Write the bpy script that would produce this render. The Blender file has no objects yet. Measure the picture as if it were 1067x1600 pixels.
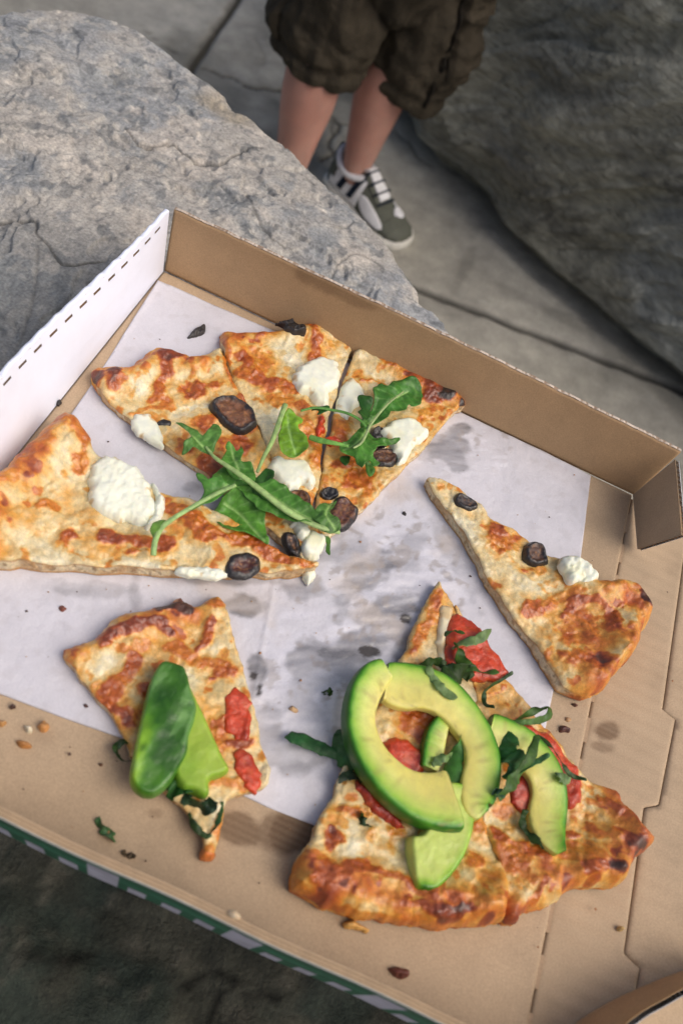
import bpy, bmesh, math
import numpy as np
from mathutils import Matrix, Vector

# ------------------------------------------------------------------ camera, sky, sun, exposure
scene = bpy.context.scene
COL = scene.collection
CR = np.array([[0.90318118, 0.33944587, 0.26275512],
               [0.42891949, -0.73800293, -0.52094121],
               [0.01708271, 0.58320509, -0.81214531]])
CC = np.array([0.16913505, -0.42440887, 0.42479487])
CF = 1346.385
GROUND = -0.50

def ray(px, py):
    return CR.T @ np.array([(px - 533.5) / CF, (py - 800) / CF, 1.0])
def P(px, py, z=0.0):
    """point of the photo put on the horizontal plane at height z"""
    d = ray(px, py)
    return CC + d * (z - CC[2]) / d[2]
def PL(px, py, axis, v):
    d = ray(px, py)
    return CC + d * (v - CC[axis]) / d[axis]
def P2(pts, z=0.012):
    return np.array([P(x, y, z)[:2] for x, y in pts])
def mpp(px, py, z=0.012):
    """metres per photo pixel there"""
    return (CR[2] @ (P(px, py, z) - CC)) / CF

cam_data = bpy.data.cameras.new('camera')
cam = bpy.data.objects.new('camera', cam_data)
COL.objects.link(cam)
m = Matrix(((CR[0][0], -CR[1][0], -CR[2][0], CC[0]),
            (CR[0][1], -CR[1][1], -CR[2][1], CC[1]),
            (CR[0][2], -CR[1][2], -CR[2][2], CC[2]), (0, 0, 0, 1)))
cam.matrix_world = m
cam_data.sensor_fit = 'VERTICAL'
cam_data.sensor_height = 22.2
cam_data.sensor_width = 14.8
cam_data.lens = CF / 1600 * 22.2
cam_data.clip_start = 0.01
cam_data.clip_end = 600
cam_data.dof.use_dof = True
cam_data.dof.focus_distance = 0.55
cam_data.dof.aperture_fstop = 4.5
scene.camera = cam

SUN_EL = math.radians(52)
SUN_AZ = math.radians(100)          # measured from +Y (the far side of the box), towards +X
world = bpy.data.worlds.new('World')
scene.world = world
world.use_nodes = True
wn = world.node_tree.nodes; wl = world.node_tree.links
sky = wn.new('ShaderNodeTexSky'); sky.sky_type = 'NISHITA'; sky.sun_disc = False
sky.sun_elevation = SUN_EL; sky.sun_rotation = SUN_AZ
sky.air_density = 1.0; sky.dust_density = 6.0; sky.ozone_density = 0.3
bg = wn['Background']; bg.inputs['Strength'].default_value = 0.125
wl.new(sky.outputs[0], bg.inputs['Color'])
sd = bpy.data.lights.new('sun', 'SUN'); sd.energy = 1.25; sd.angle = math.radians(44); sd.color = (1.0, 0.98, 0.95)
so = bpy.data.objects.new('sun', sd); COL.objects.link(so)
sdir = Vector((math.sin(SUN_AZ) * math.cos(SUN_EL), math.cos(SUN_AZ) * math.cos(SUN_EL), math.sin(SUN_EL)))
so.rotation_euler = sdir.to_track_quat('Z', 'Y').to_euler()
scene.view_settings.view_transform = 'Standard'
scene.view_settings.look = 'None'
scene.view_settings.exposure = 0.03
scene.view_settings.gamma = 1.0

# ------------------------------------------------------------------ numpy noise and geometry helpers
def _hash(ix, iy, iz, seed):
    h = (ix.astype(np.int64) * 374761393 + iy.astype(np.int64) * 668265263 + iz.astype(np.int64) * 2147483647 + seed * 974634777) & 0xFFFFFFFF
    h = ((h ^ (h >> 13)) * 1274126177) & 0xFFFFFFFF
    h = ((h ^ (h >> 15)) * 2246822519) & 0xFFFFFFFF
    h = h ^ (h >> 16)
    return (h & 0xFFFF) / 32767.5 - 1.0
def vnoise(p, seed=0):
    i = np.floor(p).astype(np.int64); f = p - i; u = f * f * f * (f * (f * 6 - 15) + 10)
    r = 0
    for dz in (0, 1):
        wz = u[:, 2] if dz else 1 - u[:, 2]
        for dy in (0, 1):
            wy = u[:, 1] if dy else 1 - u[:, 1]
            for dx in (0, 1):
                wx = u[:, 0] if dx else 1 - u[:, 0]
                r = r + wx * wy * wz * _hash(i[:, 0] + dx, i[:, 1] + dy, i[:, 2] + dz, seed)
    return r
def to3(p):
    p = np.asarray(p, float)
    return p if p.shape[1] == 3 else np.c_[p, np.zeros(len(p))]
def fbm(p, scale, octs=4, seed=0, gain=0.5):
    p = to3(p) * scale; a = 1.0; s = 0; t = 0
    for k in range(octs):
        s = s + a * vnoise(p * (2.03 ** k) + 17.3 * k, seed + k); t += a; a *= gain
    return s / t * 1.6
def sm(x, a, b):
    t = np.clip((x - a) / (b - a), 0, 1); return t * t * (3 - 2 * t)
def mix(a, b, t):
    return a + (b - a) * t
def mixc(a, b, t):
    a = np.asarray(a, float); b = np.asarray(b, float)
    return a + (b - a) * t[:, None]
def ramp(t, stops):
    xs = [s[0] for s in stops]
    return np.stack([np.interp(t, xs, [s[1][k] for s in stops]) for k in range(3)], 1)
def smooth_poly(pts, n=4, closed=True):
    """Catmull-Rom through the points"""
    pts = np.asarray(pts, float); N = len(pts); out = []
    rng = range(N) if closed else range(N - 1)
    for i in rng:
        if closed: p0, p1, p2, p3 = pts[i - 1], pts[i], pts[(i + 1) % N], pts[(i + 2) % N]
        else: p0, p1, p2, p3 = pts[max(i - 1, 0)], pts[i], pts[i + 1], pts[min(i + 2, N - 1)]
        for k in range(n):
            t = k / n
            out.append(0.5 * ((2 * p1) + (-p0 + p2) * t + (2 * p0 - 5 * p1 + 4 * p2 - p3) * t * t + (-p0 + 3 * p1 - 3 * p2 + p3) * t ** 3))
    if not closed: out.append(pts[-1])
    return np.array(out)
def seg_dist(p, pts, closed=False, want=False):
    """distance of 2d points to a polyline, with nearest point"""
    pts = np.asarray(pts, float)[:, :2]
    best = np.full(len(p), 1e9); near = np.zeros((len(p), 2)); nrm = np.zeros((len(p), 2)); par = np.zeros(len(p))
    n = len(pts)
    for i in range(n if closed else n - 1):
        a = pts[i]; b = pts[(i + 1) % n]; ab = b - a; L = ab @ ab
        if L < 1e-16: continue
        t = np.clip(((p - a) @ ab) / L, 0, 1); q = a + t[:, None] * ab
        d = np.hypot(*(p - q).T); m_ = d < best
        best[m_] = d[m_]
        if want:
            near[m_] = q[m_]; nrm[m_] = np.array([ab[1], -ab[0]]) / math.sqrt(L); par[m_] = i + t[m_]
    return (best, near, nrm, par) if want else best
def inside(p, poly):
    r = np.zeros(len(p), bool); n = len(poly)
    for i in range(n):
        a = poly[i]; b = poly[(i + 1) % n]
        if a[1] == b[1]: continue
        c = ((a[1] > p[:, 1]) != (b[1] > p[:, 1])) & (p[:, 0] < (b[0] - a[0]) * (p[:, 1] - a[1]) / (b[1] - a[1]) + a[0])
        r ^= c
    return r
def area2(poly):
    x, y = poly[:, 0], poly[:, 1]
    return 0.5 * np.sum(x * np.roll(y, -1) - np.roll(x, -1) * y)
def grid_fill(poly, step):
    """square grid cut to a polygon: vertices, quads, directed boundary edges, outward normals there"""
    if area2(poly) < 0: poly = poly[::-1]
    lo = poly.min(0) - step; hi = poly.max(0) + step
    nx, ny = np.ceil((hi - lo) / step).astype(int) + 1
    X, Y = np.meshgrid(lo[0] + np.arange(nx) * step, lo[1] + np.arange(ny) * step, indexing='ij')
    cx = (X[:-1, :-1] + step / 2).ravel(); cy = (Y[:-1, :-1] + step / 2).ravel()
    ins = inside(np.c_[cx, cy], poly)
    idx = np.arange(nx * ny).reshape(nx, ny)
    q = np.stack([idx[:-1, :-1], idx[1:, :-1], idx[1:, 1:], idx[:-1, 1:]], -1).reshape(-1, 4)[ins]
    used, inv = np.unique(q.ravel(), return_inverse=True)
    q = inv.reshape(-1, 4)
    v = np.c_[X.ravel()[used], Y.ravel()[used]]
    e = np.concatenate([q[:, [0, 1]], q[:, [1, 2]], q[:, [2, 3]], q[:, [3, 0]]])
    key = e[:, 0].astype(np.int64) * 10000000 + e[:, 1]; rkey = e[:, 1].astype(np.int64) * 10000000 + e[:, 0]
    be = e[~np.isin(key, rkey)]
    bv = np.unique(be)
    d, near, nrm, _ = seg_dist(v[bv], poly, True, True)
    v[bv] = near
    return v, q, be, bv, nrm, poly

ORIG = {}
def link(name, V, F, mat, parent=None, origin=None, col=None, smooth=True, more=()):
    """one mesh object; V in world metres"""
    V = np.asarray(V, float)
    if origin is None:
        if parent is not None: origin = ORIG[parent.name]
        else: origin = np.array([V[:, 0].mean(), V[:, 1].mean(), V[:, 2].min()])
    origin = np.asarray(origin, float)
    me = bpy.data.meshes.new(name)
    Vl = V - origin
    if isinstance(F, np.ndarray):
        k = F.shape[1]; nf = len(F)
        me.vertices.add(len(Vl)); me.vertices.foreach_set('co', Vl.astype(np.float32).ravel())
        me.loops.add(nf * k); me.loops.foreach_set('vertex_index', F.astype(np.int32).ravel())
        me.polygons.add(nf); me.polygons.foreach_set('loop_start', np.arange(0, nf * k, k, dtype=np.int32))
        me.update(calc_edges=True)
    else:
        me.from_pydata([tuple(x) for x in Vl], [], [tuple(int(i) for i in f) for f in F])
    me.validate()
    if col is not None:
        a = me.color_attributes.new('col', 'FLOAT_COLOR', 'POINT')
        c = np.ones((len(Vl), 4), np.float32)
        col = np.asarray(col, float)
        c[:, :col.shape[1]] = col
        a.data.foreach_set('color', c.ravel())
    if smooth: me.polygons.foreach_set('use_smooth', np.ones(len(me.polygons), bool))
    for mm in ([mat] if not isinstance(mat, (list, tuple)) else mat): me.materials.append(mm)
    o = bpy.data.objects.new(name, me); COL.objects.link(o)
    if parent is not None: o.parent = parent
    else: o.location = origin
    ORIG[o.name] = origin
    return o
def thing(name, label, cat, loc, group=None):
    o = bpy.data.objects.new(name, None); COL.objects.link(o); o.location = tuple(loc); o.empty_display_size = 0.02
    ORIG[o.name] = np.array(loc, float)
    return tag(o, label, cat, group)
def tag(o, label=None, cat=None, group=None, kind=None):
    if label: o['label'] = label
    if cat: o['category'] = cat
    if group: o['group'] = group
    if kind: o['kind'] = kind
    return o
class MB:
    def __init__(s): s.v = []; s.f = []; s.c = []
    def add(s, V, F, c=None):
        n = len(s.v); s.v += [tuple(x) for x in V]; s.f += [tuple(int(i) + n for i in f) for f in F]
        if c is None: c = (1, 1, 1, .6)
        c = np.asarray(c, float)
        if c.ndim == 1: c = np.tile(c, (len(V), 1))
        s.c += [tuple(x) for x in c]
    def box(s, a, b, c=None):
        a = np.minimum(a, b) if True else a; 
        x0, y0, z0 = a; x1, y1, z1 = b
        V = [(x0, y0, z0), (x1, y0, z0), (x1, y1, z0), (x0, y1, z0), (x0, y0, z1), (x1, y0, z1), (x1, y1, z1), (x0, y1, z1)]
        s.add(V, [(0, 3, 2, 1), (4, 5, 6, 7), (0, 1, 5, 4), (1, 2, 6, 5), (2, 3, 7, 6), (3, 0, 4, 7)], c)
    def build(s, name, mat, parent=None, origin=None, smooth=False):
        c = np.array(s.c)
        return link(name, np.array(s.v), s.f, mat, parent, origin, c, smooth)

def sheet(poly, step, ztop, zbot, colf, rings=1, skirt_col=None, jitter=0.0, bottom=False, seed=0, inset=0.0, round_side=False):
    """a slab with a shaped top: ztop(xy, dist_to_edge), sides going down to zbot(xy)"""
    v, q, be, bv, nrm, poly = grid_fill(poly, step)
    de = seg_dist(v, poly, True)
    zt = ztop(v, de)
    zb = zbot(v) if callable(zbot) else np.full(len(v), float(zbot))
    n = len(v)
    c = colf(v, de, zt)
    V = [np.c_[v, zt]]; F = [q]; C_ = [c]
    mp = -np.ones(n, int); mp[bv] = np.arange(len(bv)); prev = np.arange(n)[bv]; tot = n
    side = 1.0
    for k in range(1, rings + 1):
        t = k / rings
        p = v[bv].copy()
        z = zt[bv] * (1 - t) + zb[bv] * t
        off = jitter * fbm(np.c_[p, z], 420, 3, seed + 5) * math.sin(math.pi * min(t, .98)) - inset * t
        if round_side: off = off + round_side * math.sin(math.pi * t)
        p = p + nrm * (off if np.ndim(off) else np.full(len(p), off))[:, None]
        V.append(np.c_[p, z])
        if skirt_col is not None: cc = skirt_col(p, t, z)
        else: cc = c[bv]
        C_.append(cc)
        cur = tot + np.arange(len(bv)); tot += len(bv)
        a = mp[be[:, 0]]; b = mp[be[:, 1]]
        F.append(np.stack([prev[a], cur[a], cur[b], prev[b]], 1))
        prev = cur
    if bottom:
        # underside grid
        V.append(np.c_[v, zb]); C_.append(c * np.array([.9, .9, .9, 1]) if c.shape[1] == 4 else c); 
        F.append(q[:, ::-1] + tot); tot += n
    return np.concatenate(V), np.concatenate(F), np.concatenate(C_)

def tube(pts, rad, nseg=8, flat=1.0):
    """tapered tube through 3d points"""
    pts = np.asarray(pts, float); n = len(pts)
    rad = np.interp(np.linspace(0, 1, n), np.linspace(0, 1, len(rad)), rad) if np.ndim(rad) else np.full(n, rad)
    T = np.gradient(pts, axis=0); T /= np.linalg.norm(T, axis=1)[:, None] + 1e-12
    V = []; up = np.array([0, 0, 1.0])
    for i in range(n):
        s = np.cross(T[i], up)
        if np.linalg.norm(s) < 1e-3: s = np.array([1.0, 0, 0])
        s /= np.linalg.norm(s); w = np.cross(s, T[i])
        for k in range(nseg):
            a = 2 * math.pi * k / nseg
            V.append(pts[i] + rad[i] * (math.cos(a) * s + flat * math.sin(a) * w))
    F = []
    for i in range(n - 1):
        for k in range(nseg):
            k2 = (k + 1) % nseg
            F.append((i * nseg + k, i * nseg + k2, (i + 1) * nseg + k2, (i + 1) * nseg + k))
    V.append(pts[0]); V.append(pts[-1]); a = len(V) - 2; b = a + 1
    for k in range(nseg):
        k2 = (k + 1) % nseg
        F.append((a, k2, k)); F.append((b, (n - 1) * nseg + k, (n - 1) * nseg + k2))
    return np.array(V), F

# ------------------------------------------------------------------ materials
def material(name, base=None, rough=None, bumps=(), cnoise=(), sss=0.0, sss_col=(1, .5, .2), sss_r=0.002, spec=0.5, rnoise=0.0, coat=0.0, sheen=0.0, trans=0.0, stretch=None):
    """base None: colour and roughness come from the mesh's colour attribute"""
    mt = bpy.data.materials.new(name); mt.use_nodes = True
    N = mt.node_tree.nodes; L = mt.node_tree.links
    b = N['Principled BSDF']
    tc = N.new('ShaderNodeTexCoord'); src = tc.outputs['Object']
    if stretch:
        mp = N.new('ShaderNodeMapping'); mp.inputs['Scale'].default_value = stretch[0]; mp.inputs['Rotation'].default_value = stretch[1]
        L.new(src, mp.inputs[0]); src = mp.outputs[0]
    if base is None:
        at = N.new('ShaderNodeAttribute'); at.attribute_name = 'col'; c = at.outputs['Color']; r = at.outputs['Alpha']
    else:
        rgb = N.new('ShaderNodeRGB'); rgb.outputs[0].default_value = (*base, 1); c = rgb.outputs[0]; r = None
    for (sc, lo, hi, tint) in cnoise:
        nz = N.new('ShaderNodeTexNoise'); nz.inputs['Scale'].default_value = sc; nz.inputs['Detail'].default_value = 5; nz.inputs['Roughness'].default_value = .6
        L.new(src, nz.inputs['Vector'])
        rp = N.new('ShaderNodeValToRGB'); rp.color_ramp.elements[0].position = .32; rp.color_ramp.elements[1].position = .68
        rp.color_ramp.elements[0].color = (lo, lo, lo, 1); rp.color_ramp.elements[1].color = (hi * tint[0], hi * tint[1], hi * tint[2], 1)
        L.new(nz.outputs['Fac'], rp.inputs[0])
        mx = N.new('ShaderNodeMix'); mx.data_type = 'RGBA'; mx.blend_type = 'MULTIPLY'; mx.inputs['Factor'].default_value = 1
        L.new(c, mx.inputs['A']); L.new(rp.outputs[0], mx.inputs['B']); c = mx.outputs['Result']
    L.new(c, b.inputs['Base Color'])
    if r is not None and rough is None: L.new(r, b.inputs['Roughness'])
    else: b.inputs['Roughness'].default_value = .7 if rough is None else rough
    prev = None
    for (kind, sc, dist) in bumps:
        if kind == 'noise':
            t = N.new('ShaderNodeTexNoise'); t.inputs['Scale'].default_value = sc; t.inputs['Detail'].default_value = 6; t.inputs['Roughness'].default_value = .62; out = t.outputs['Fac']
        elif kind == 'vor':
            t = N.new('ShaderNodeTexVoronoi'); t.inputs['Scale'].default_value = sc; out = t.outputs['Distance']
        elif kind == 'wave':
            t = N.new('ShaderNodeTexWave'); t.bands_direction = 'Y'; t.inputs['Scale'].default_value = sc; t.inputs['Distortion'].default_value = .6; t.inputs['Detail'].default_value = 1; out = t.outputs['Fac']
        L.new(src, t.inputs['Vector'])
        bp = N.new('ShaderNodeBump'); bp.inputs['Distance'].default_value = dist; bp.inputs['Strength'].default_value = 1
        L.new(out, bp.inputs['Height'])
        if prev is not None: L.new(prev, bp.inputs['Normal'])
        prev = bp.outputs[0]
    if prev is not None: L.new(prev, b.inputs['Normal'])
    b.inputs['Specular IOR Level'].default_value = spec
    if sss:
        b.inputs['Subsurface Weight'].default_value = sss
        b.inputs['Subsurface Radius'].default_value = sss_col
        b.inputs['Subsurface Scale'].default_value = sss_r
    if coat: b.inputs['Coat Weight'].default_value = coat; b.inputs['Coat Roughness'].default_value = .25
    if sheen: b.inputs['Sheen Weight'].default_value = sheen
    if trans: b.inputs['Transmission Weight'].default_value = trans
    return mt

M_ROCK = material('rock', bumps=(('noise', 60, .0014), ('noise', 320, .0009)), cnoise=((90, .84, 1.16, (1, .99, .96)), (480, .74, 1.24, (1, 1, 1))), spec=.3)
M_BOULDER = material('boulder', bumps=(('noise', 9, .03), ('noise', 60, .008)), cnoise=((5, .75, 1.25, (1, 1, .95)), (40, .78, 1.25, (1, 1, 1))), spec=.2, stretch=((1, 1, 3.2), (0, .5, 0)))
M_SHADE_STONE = material('shade_stand_in', bumps=(('noise', 30, .006), ('noise', 200, .002)), cnoise=((60, .8, 1.2, (1, 1, .97)), (300, .8, 1.2, (1, 1, 1))), spec=.2)
M_CONC = material('concrete', bumps=(('noise', 120, .0015), ('noise', 14, .004)), cnoise=((3.5, .78, 1.2, (1, .99, .95)), (28, .85, 1.12, (1, 1, 1)), (260, .86, 1.14, (1, 1, 1))), spec=.25)
M_KRAFT = material('kraft_board', bumps=(('noise', 900, .00012), ('noise', 40, .0006)), cnoise=((35, .93, 1.06, (1, 1, 1)), (1100, .88, 1.12, (1, 1, 1))), spec=.2)
M_KRAFTW = material('kraft_board_fluted', bumps=(('wave', 36, .00045), ('noise', 30, .001)), cnoise=((25, .92, 1.07, (1, 1, 1)), (1100, .88, 1.12, (1, 1, 1))), spec=.2)
M_WHITE = material('white_board', bumps=(('noise', 45, .0008), ('noise', 700, .0001)), cnoise=((30, .97, 1.03, (1, 1, 1)),), spec=.35)
M_PRINT = material('printed_board', bumps=(('noise', 60, .0005),), cnoise=((120, .85, 1.15, (1, 1, 1)),), spec=.3)
M_PAPER = material('waxed_paper', bumps=(('noise', 30, .0012), ('noise', 160, .0006)), cnoise=((60, .95, 1.04, (1, 1, 1)), (900, .96, 1.04, (1, 1, 1))), spec=.5)
M_PIZZA = material('baked_pizza', bumps=(('noise', 240, .0006), ('noise', 900, .00035)), cnoise=((380, .84, 1.18, (1, .96, .88)), (1300, .88, 1.12, (1, 1, 1))), sss=.15, sss_r=.0015, spec=.6, coat=.28)
M_CHEESE = material('goat_cheese', bumps=(('noise', 260, .00035), ('noise', 900, .00012)), cnoise=((220, .92, 1.05, (1, .99, .94)),), sss=.25, sss_col=(1, .8, .5), sss_r=.002, spec=.4)
M_FIG = material('dried_fig', bumps=(('noise', 500, .0006), ('noise', 1400, .0003)), cnoise=((500, .6, 1.35, (1, .95, .9)),), spec=.6, coat=.35)
M_TOMATO = material('tomato_flesh', bumps=(('noise', 280, .0012),), cnoise=((300, .75, 1.2, (1, .9, .85)),), sss=.2, sss_col=(1, .2, .1), sss_r=.002, spec=.6, coat=.2)
M_AVO = material('avocado_flesh', bumps=(('noise', 150, .0004), ('noise', 700, .00018)), cnoise=((160, .90, 1.07, (1, 1, .92)),), sss=.25, sss_col=(.6, 1, .2), sss_r=.0015, spec=.45, coat=.06)
M_LEAF = material('leaf', bumps=(('noise', 300, .0005),), cnoise=((260, .75, 1.25, (1, 1, .9)),), sss=.08, sss_col=(.5, 1, .2), sss_r=.001, spec=.28)
M_CLOTH = material('cotton_twill', bumps=(('noise', 16, .012), ('noise', 900, .0006)), cnoise=((40, .8, 1.2, (1, .97, .93)), (800, .8, 1.2, (1, 1, 1))), spec=.15)
M_SKIN = material('skin', bumps=(('noise', 300, .0003),), cnoise=((28, .9, 1.08, (1, .95, .93)),), sss=.2, sss_col=(1, .35, .2), sss_r=.004, spec=.35)
M_SHOE = material('shoe', bumps=(('noise', 600, .0005),), cnoise=((500, .85, 1.15, (1, 1, 1)), (60, .9, 1.08, (1, 1, 1))), spec=.25)
# ------------------------------------------------------------------ ground: concrete slabs on a base sheet
e1 = np.array([.493, .06]); e1 /= np.linalg.norm(e1); e2 = np.array([-e1[1], e1[0]])
J = np.array([.134, .713])                                  # a point on the long joint
s1 = (np.array([-.41, 1.1]) - J) @ e1                        # where the cross joint runs
def slab_xy(a, b): return J + a * e1 + b * e2
mb = MB(); mb.box((-250, -250, GROUND - .12), (250, 250, GROUND - .014), (.10, .095, .08, .9))
tag(mb.build('ground', M_CONC, origin=(0, 0, GROUND)), kind='structure')
pave = bpy.data.objects.new('pavement', None); COL.objects.link(pave); pave.location = (0, 0, GROUND); ORIG['pavement'] = np.array([0, 0, GROUND])
pave['kind'] = 'structure'
CRACKS = [([(315, 108), (345, 118), (365, 122), (395, 136), (425, 142), (450, 140)], 1.0),
          ([(262, 76), (285, 84), (306, 92)], .8), ([(220, 40), (262, 76)], .5),
          ([(380, 135), (420, 141), (470, 150), (520, 185), (533, 200), (512, 222), (518, 236), (500, 250)], 1.0),
          ([(512, 188), (530, 193), (550, 196), (560, 205)], .8), ([(518, 196), (522, 212)], .6),
          ([(618, 205), (640, 225), (660, 250), (672, 258)], .5), ([(400, 60), (415, 90), (412, 100)], .3)]
CR_W = [(P2(jit, GROUND), a) for jit, a in CRACKS]
def crack_lines():
    out = []
    for w, a in CR_W:
        s = smooth_poly(w, 8, False)
        s = s + .006 * np.c_[fbm(s, 30, 3, 3), fbm(s, 30, 3, 9)]
        out.append((s, a))
    return out
CL = crack_lines()
def make_slab(a0, a1, b0, b1, step, fine):
    g = .0042
    poly = np.array([slab_xy(a0 + g, b0 + g), slab_xy(a1 - g, b0 + g), slab_xy(a1 - g, b1 - g), slab_xy(a0 + g, b1 - g)])
    poly = np.concatenate([poly[i] + (poly[(i + 1) % 4] - poly[i]) * np.linspace(0, 1, 60, endpoint=False)[:, None] for i in range(4)])
    poly = poly + .0022 * np.c_[fbm(poly, 30, 3, 1), fbm(poly, 30, 3, 2)]
    def crackv(v):
        r = np.zeros(len(v))
        if fine:
            for s, a in CL: r = np.maximum(r, a * (1 - sm(seg_dist(v, s), .0010, .0042)))
        return r
    def zt(v, de):
        return GROUND + .0012 * fbm(v, 12, 3, 4) - .006 * (1 - sm(de, 0, .008)) - .007 * crackv(v)
    def cf(v, de, z):
        n = fbm(v, 2.2, 4, 11); n2 = fbm(v, 9, 4, 21)
        c = mixc((.32, .306, .268), (.43, .412, .368), sm(n + .4 * n2, -.7, .7))
        st = sm(fbm(v, 5, 4, 31), .15, .7)
        c = mixc(c, (.13, .125, .105), .55 * st)
        c = c * (1 - .82 * crackv(v))[:, None]
        c = c * mix(.45, 1, sm(de, 0, .007))[:, None]
        if fine:
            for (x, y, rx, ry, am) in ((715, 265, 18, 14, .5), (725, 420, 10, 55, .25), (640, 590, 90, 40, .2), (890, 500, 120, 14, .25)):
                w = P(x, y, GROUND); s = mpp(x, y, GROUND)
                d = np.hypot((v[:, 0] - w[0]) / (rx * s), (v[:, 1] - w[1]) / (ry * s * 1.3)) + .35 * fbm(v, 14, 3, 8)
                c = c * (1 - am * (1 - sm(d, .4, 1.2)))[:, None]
        return np.c_[c, np.full(len(v), .85)]
    V, F, C_ = sheet(poly, step, zt, GROUND - .02, cf, 2)
    link('concrete_slab', V, F, M_CONC, pave, col=C_)
W_ = 1.35
for ia in range(-3, 4):
    for ib in range(-3, 4):
        a0 = s1 + ia * W_; b0 = ib * W_
        fine = (ia, ib) in ((0, 0),)
        mid = (ia, ib) in ((-1, 0), (0, -1), (-1, -1))
        make_slab(a0, a0 + W_, b0, b0 + W_, .0046 if fine else (.009 if mid else .09), fine or (ia, ib) == (-1, 0))

# ------------------------------------------------------------------ rock slab the box lies on
far = P2([(-260, 60), (-120, 30), (0, 22), (60, 20), (110, 22), (180, 33), (235, 63), (270, 88), (310, 117), (345, 142), (380, 177), (450, 236), (490, 272), (520, 301), (570, 346), (610, 396), (640, 440), (655, 476), (690, 502), (708, 526)], -.019)
near = np.array([(.222, .05), (.225, .0), (.20, -.07), (.15, -.13), (.04, -.20), (-.06, -.245), (-.2, -.28), (-.4, -.27), (-.62, -.16), (-.72, .02), (-.66, .16)])
rock_poly = smooth_poly(np.concatenate([far, near]), 3)
rc = np.array([-.13, -.16])
ang = np.concatenate([np.linspace(-.12, 2.9, 1050), np.linspace(2.9, 2 * math.pi - .12, 160)[1:-1]])
ths = np.arctan2(rock_poly[:, 1] - rc[1], rock_poly[:, 0] - rc[0]) % (2 * math.pi)
o_ = np.argsort(ths); rr = np.hypot(*(rock_poly - rc).T)
Rk = np.interp(ang % (2 * math.pi), np.r_[ths[o_] - 2 * math.pi, ths[o_], ths[o_] + 2 * math.pi], np.tile(rr[o_], 3))
Rk = Rk * (1 + .010 * fbm(np.c_[np.cos(ang), np.sin(ang)], 14, 4, 3))
rs = np.concatenate([np.linspace(0, .16, 10)[:-1], np.linspace(.16, 1.0, 290)])
A_, S_ = np.meshgrid(ang, rs, indexing='ij')
RX = rc[0] + np.cos(A_) * Rk[:, None] * S_; RY = rc[1] + np.sin(A_) * Rk[:, None] * S_
xy = np.c_[RX.ravel(), RY.ravel()]
edge = ((1 - S_) * Rk[:, None]).ravel()
LEDGE = [([(196, 196), (208, 215), (222, 226), (250, 227), (275, 225), (298, 248), (322, 256), (350, 252), (372, 234), (412, 228)], .0022),
         ([(-30, 345), (15, 347), (52, 350), (60, 372), (78, 392), (92, 416), (115, 420), (160, 412)], .0030),
         ([(20, 232), (35, 236)], .001), ([(108, 182), (122, 186), (138, 182)], .0012),
         ([(287, 256), (290, 270), (300, 278)], .001), ([(385, 305), (405, 345), (430, 372), (450, 385), (474, 398)], .0016),
         ([(405, 470), (430, 440), (445, 385)], .0006), ([(-20, 700), (20, 560), (50, 480), (60, 380)], .001),
         ([(515, 355), (540, 352), (552, 345)], .001), ([(460, 258), (480, 270), (492, 282)], .001), ([(600, 420), (560, 400), (535, 408), (520, 430)], .0014)]
hz = -.006 + .0030 * fbm(xy, 8, 3, 41) + .0007 * fbm(xy, 45, 4, 47) + .0008 * fbm(xy, 190, 3, 49)
flake = fbm(xy + .01 * np.c_[fbm(xy, 20, 3, 51), fbm(xy, 20, 3, 52)], 26, 3, 53)
hz += .0026 * (sm(flake, .05, .13) + sm(flake, -.35, -.29) - 1)
flat = 1 - sm(xy[:, 1], -.02, .06) * 1.0
under = (xy[:, 0] > -.01) & (xy[:, 1] < .01)
crk = np.zeros(len(xy))
for pts, am in LEDGE:
    w = smooth_poly(P2(pts, -.006), 6, False); w = w + .0015 * np.c_[fbm(w, 120, 3, 5), fbm(w, 120, 3, 6)]
    d, nr, nn, _ = seg_dist(xy, w, False, True)
    sd_ = ((xy - nr) * nn).sum(1)
    hz += -am * .32 * np.where(sd_ > 0, np.exp(-d / .012), 0)
    crk = np.maximum(crk, min(1, am / .002) * (1 - sm(d, .0003, .0017)))
hz -= .0016 * crk
hz = np.where(hz > -.0036, -.0036 + .1 * (hz + .0036), hz)
hz -= .010 * (1 - sm(edge, 0, .016)) ** 2 + .003 * (1 - sm(edge, 0, .07))
hz += np.clip(-(xy[:, 0]) - .0, 0, .12) * .02 - np.clip(xy[:, 1] - .12, 0, .3) * .05
nr_ = fbm(xy, 12, 4, 61); nb = fbm(xy, 38, 4, 63); nc = fbm(xy, 120, 4, 65)
c = mixc((.37, .35, .322), (.295, .305, .315), sm(nr_ + .5 * nb, -.5, .55))
c = mixc(c, (.235, .245, .25), .7 * sm(nb + .5 * nc, .20, .42))
c = mixc(c, (.49, .445, .395), .75 * sm(fbm(xy, 30, 5, 67) + .25 * nc, .2, .7))
c = mixc(c, (.12, .13, .14), .6 * sm(fbm(xy, 75, 4, 69), .42, .62)); c = mixc(c, (.12, .125, .125), .4 * sm(fbm(xy, 210, 3, 68), .5, .75)); c = mixc(c, (.52, .49, .44), .4 * sm(-fbm(xy, 160, 3, 66), .35, .7))
sp = P2([(20, 480)], -.01)[0]; dg = np.hypot(*(xy - sp).T)
c = mixc(c, (.16, .17, .175), .7 * (1 - sm(dg + .02 * nb, .02, .1)))
c = mixc(c, (.30, .26, .20), .8 * (1 - sm(np.hypot((xy[:, 0] - P(345, 150)[0]) / 1.6, xy[:, 1] - P(345, 150)[1]) + .006 * nb, .008, .022)))
c = c * (1 - .5 * crk)[:, None] * (1 + .12 * nc)[:, None]
V = [np.c_[xy, hz].reshape(len(ang), len(rs), 3)]
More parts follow.
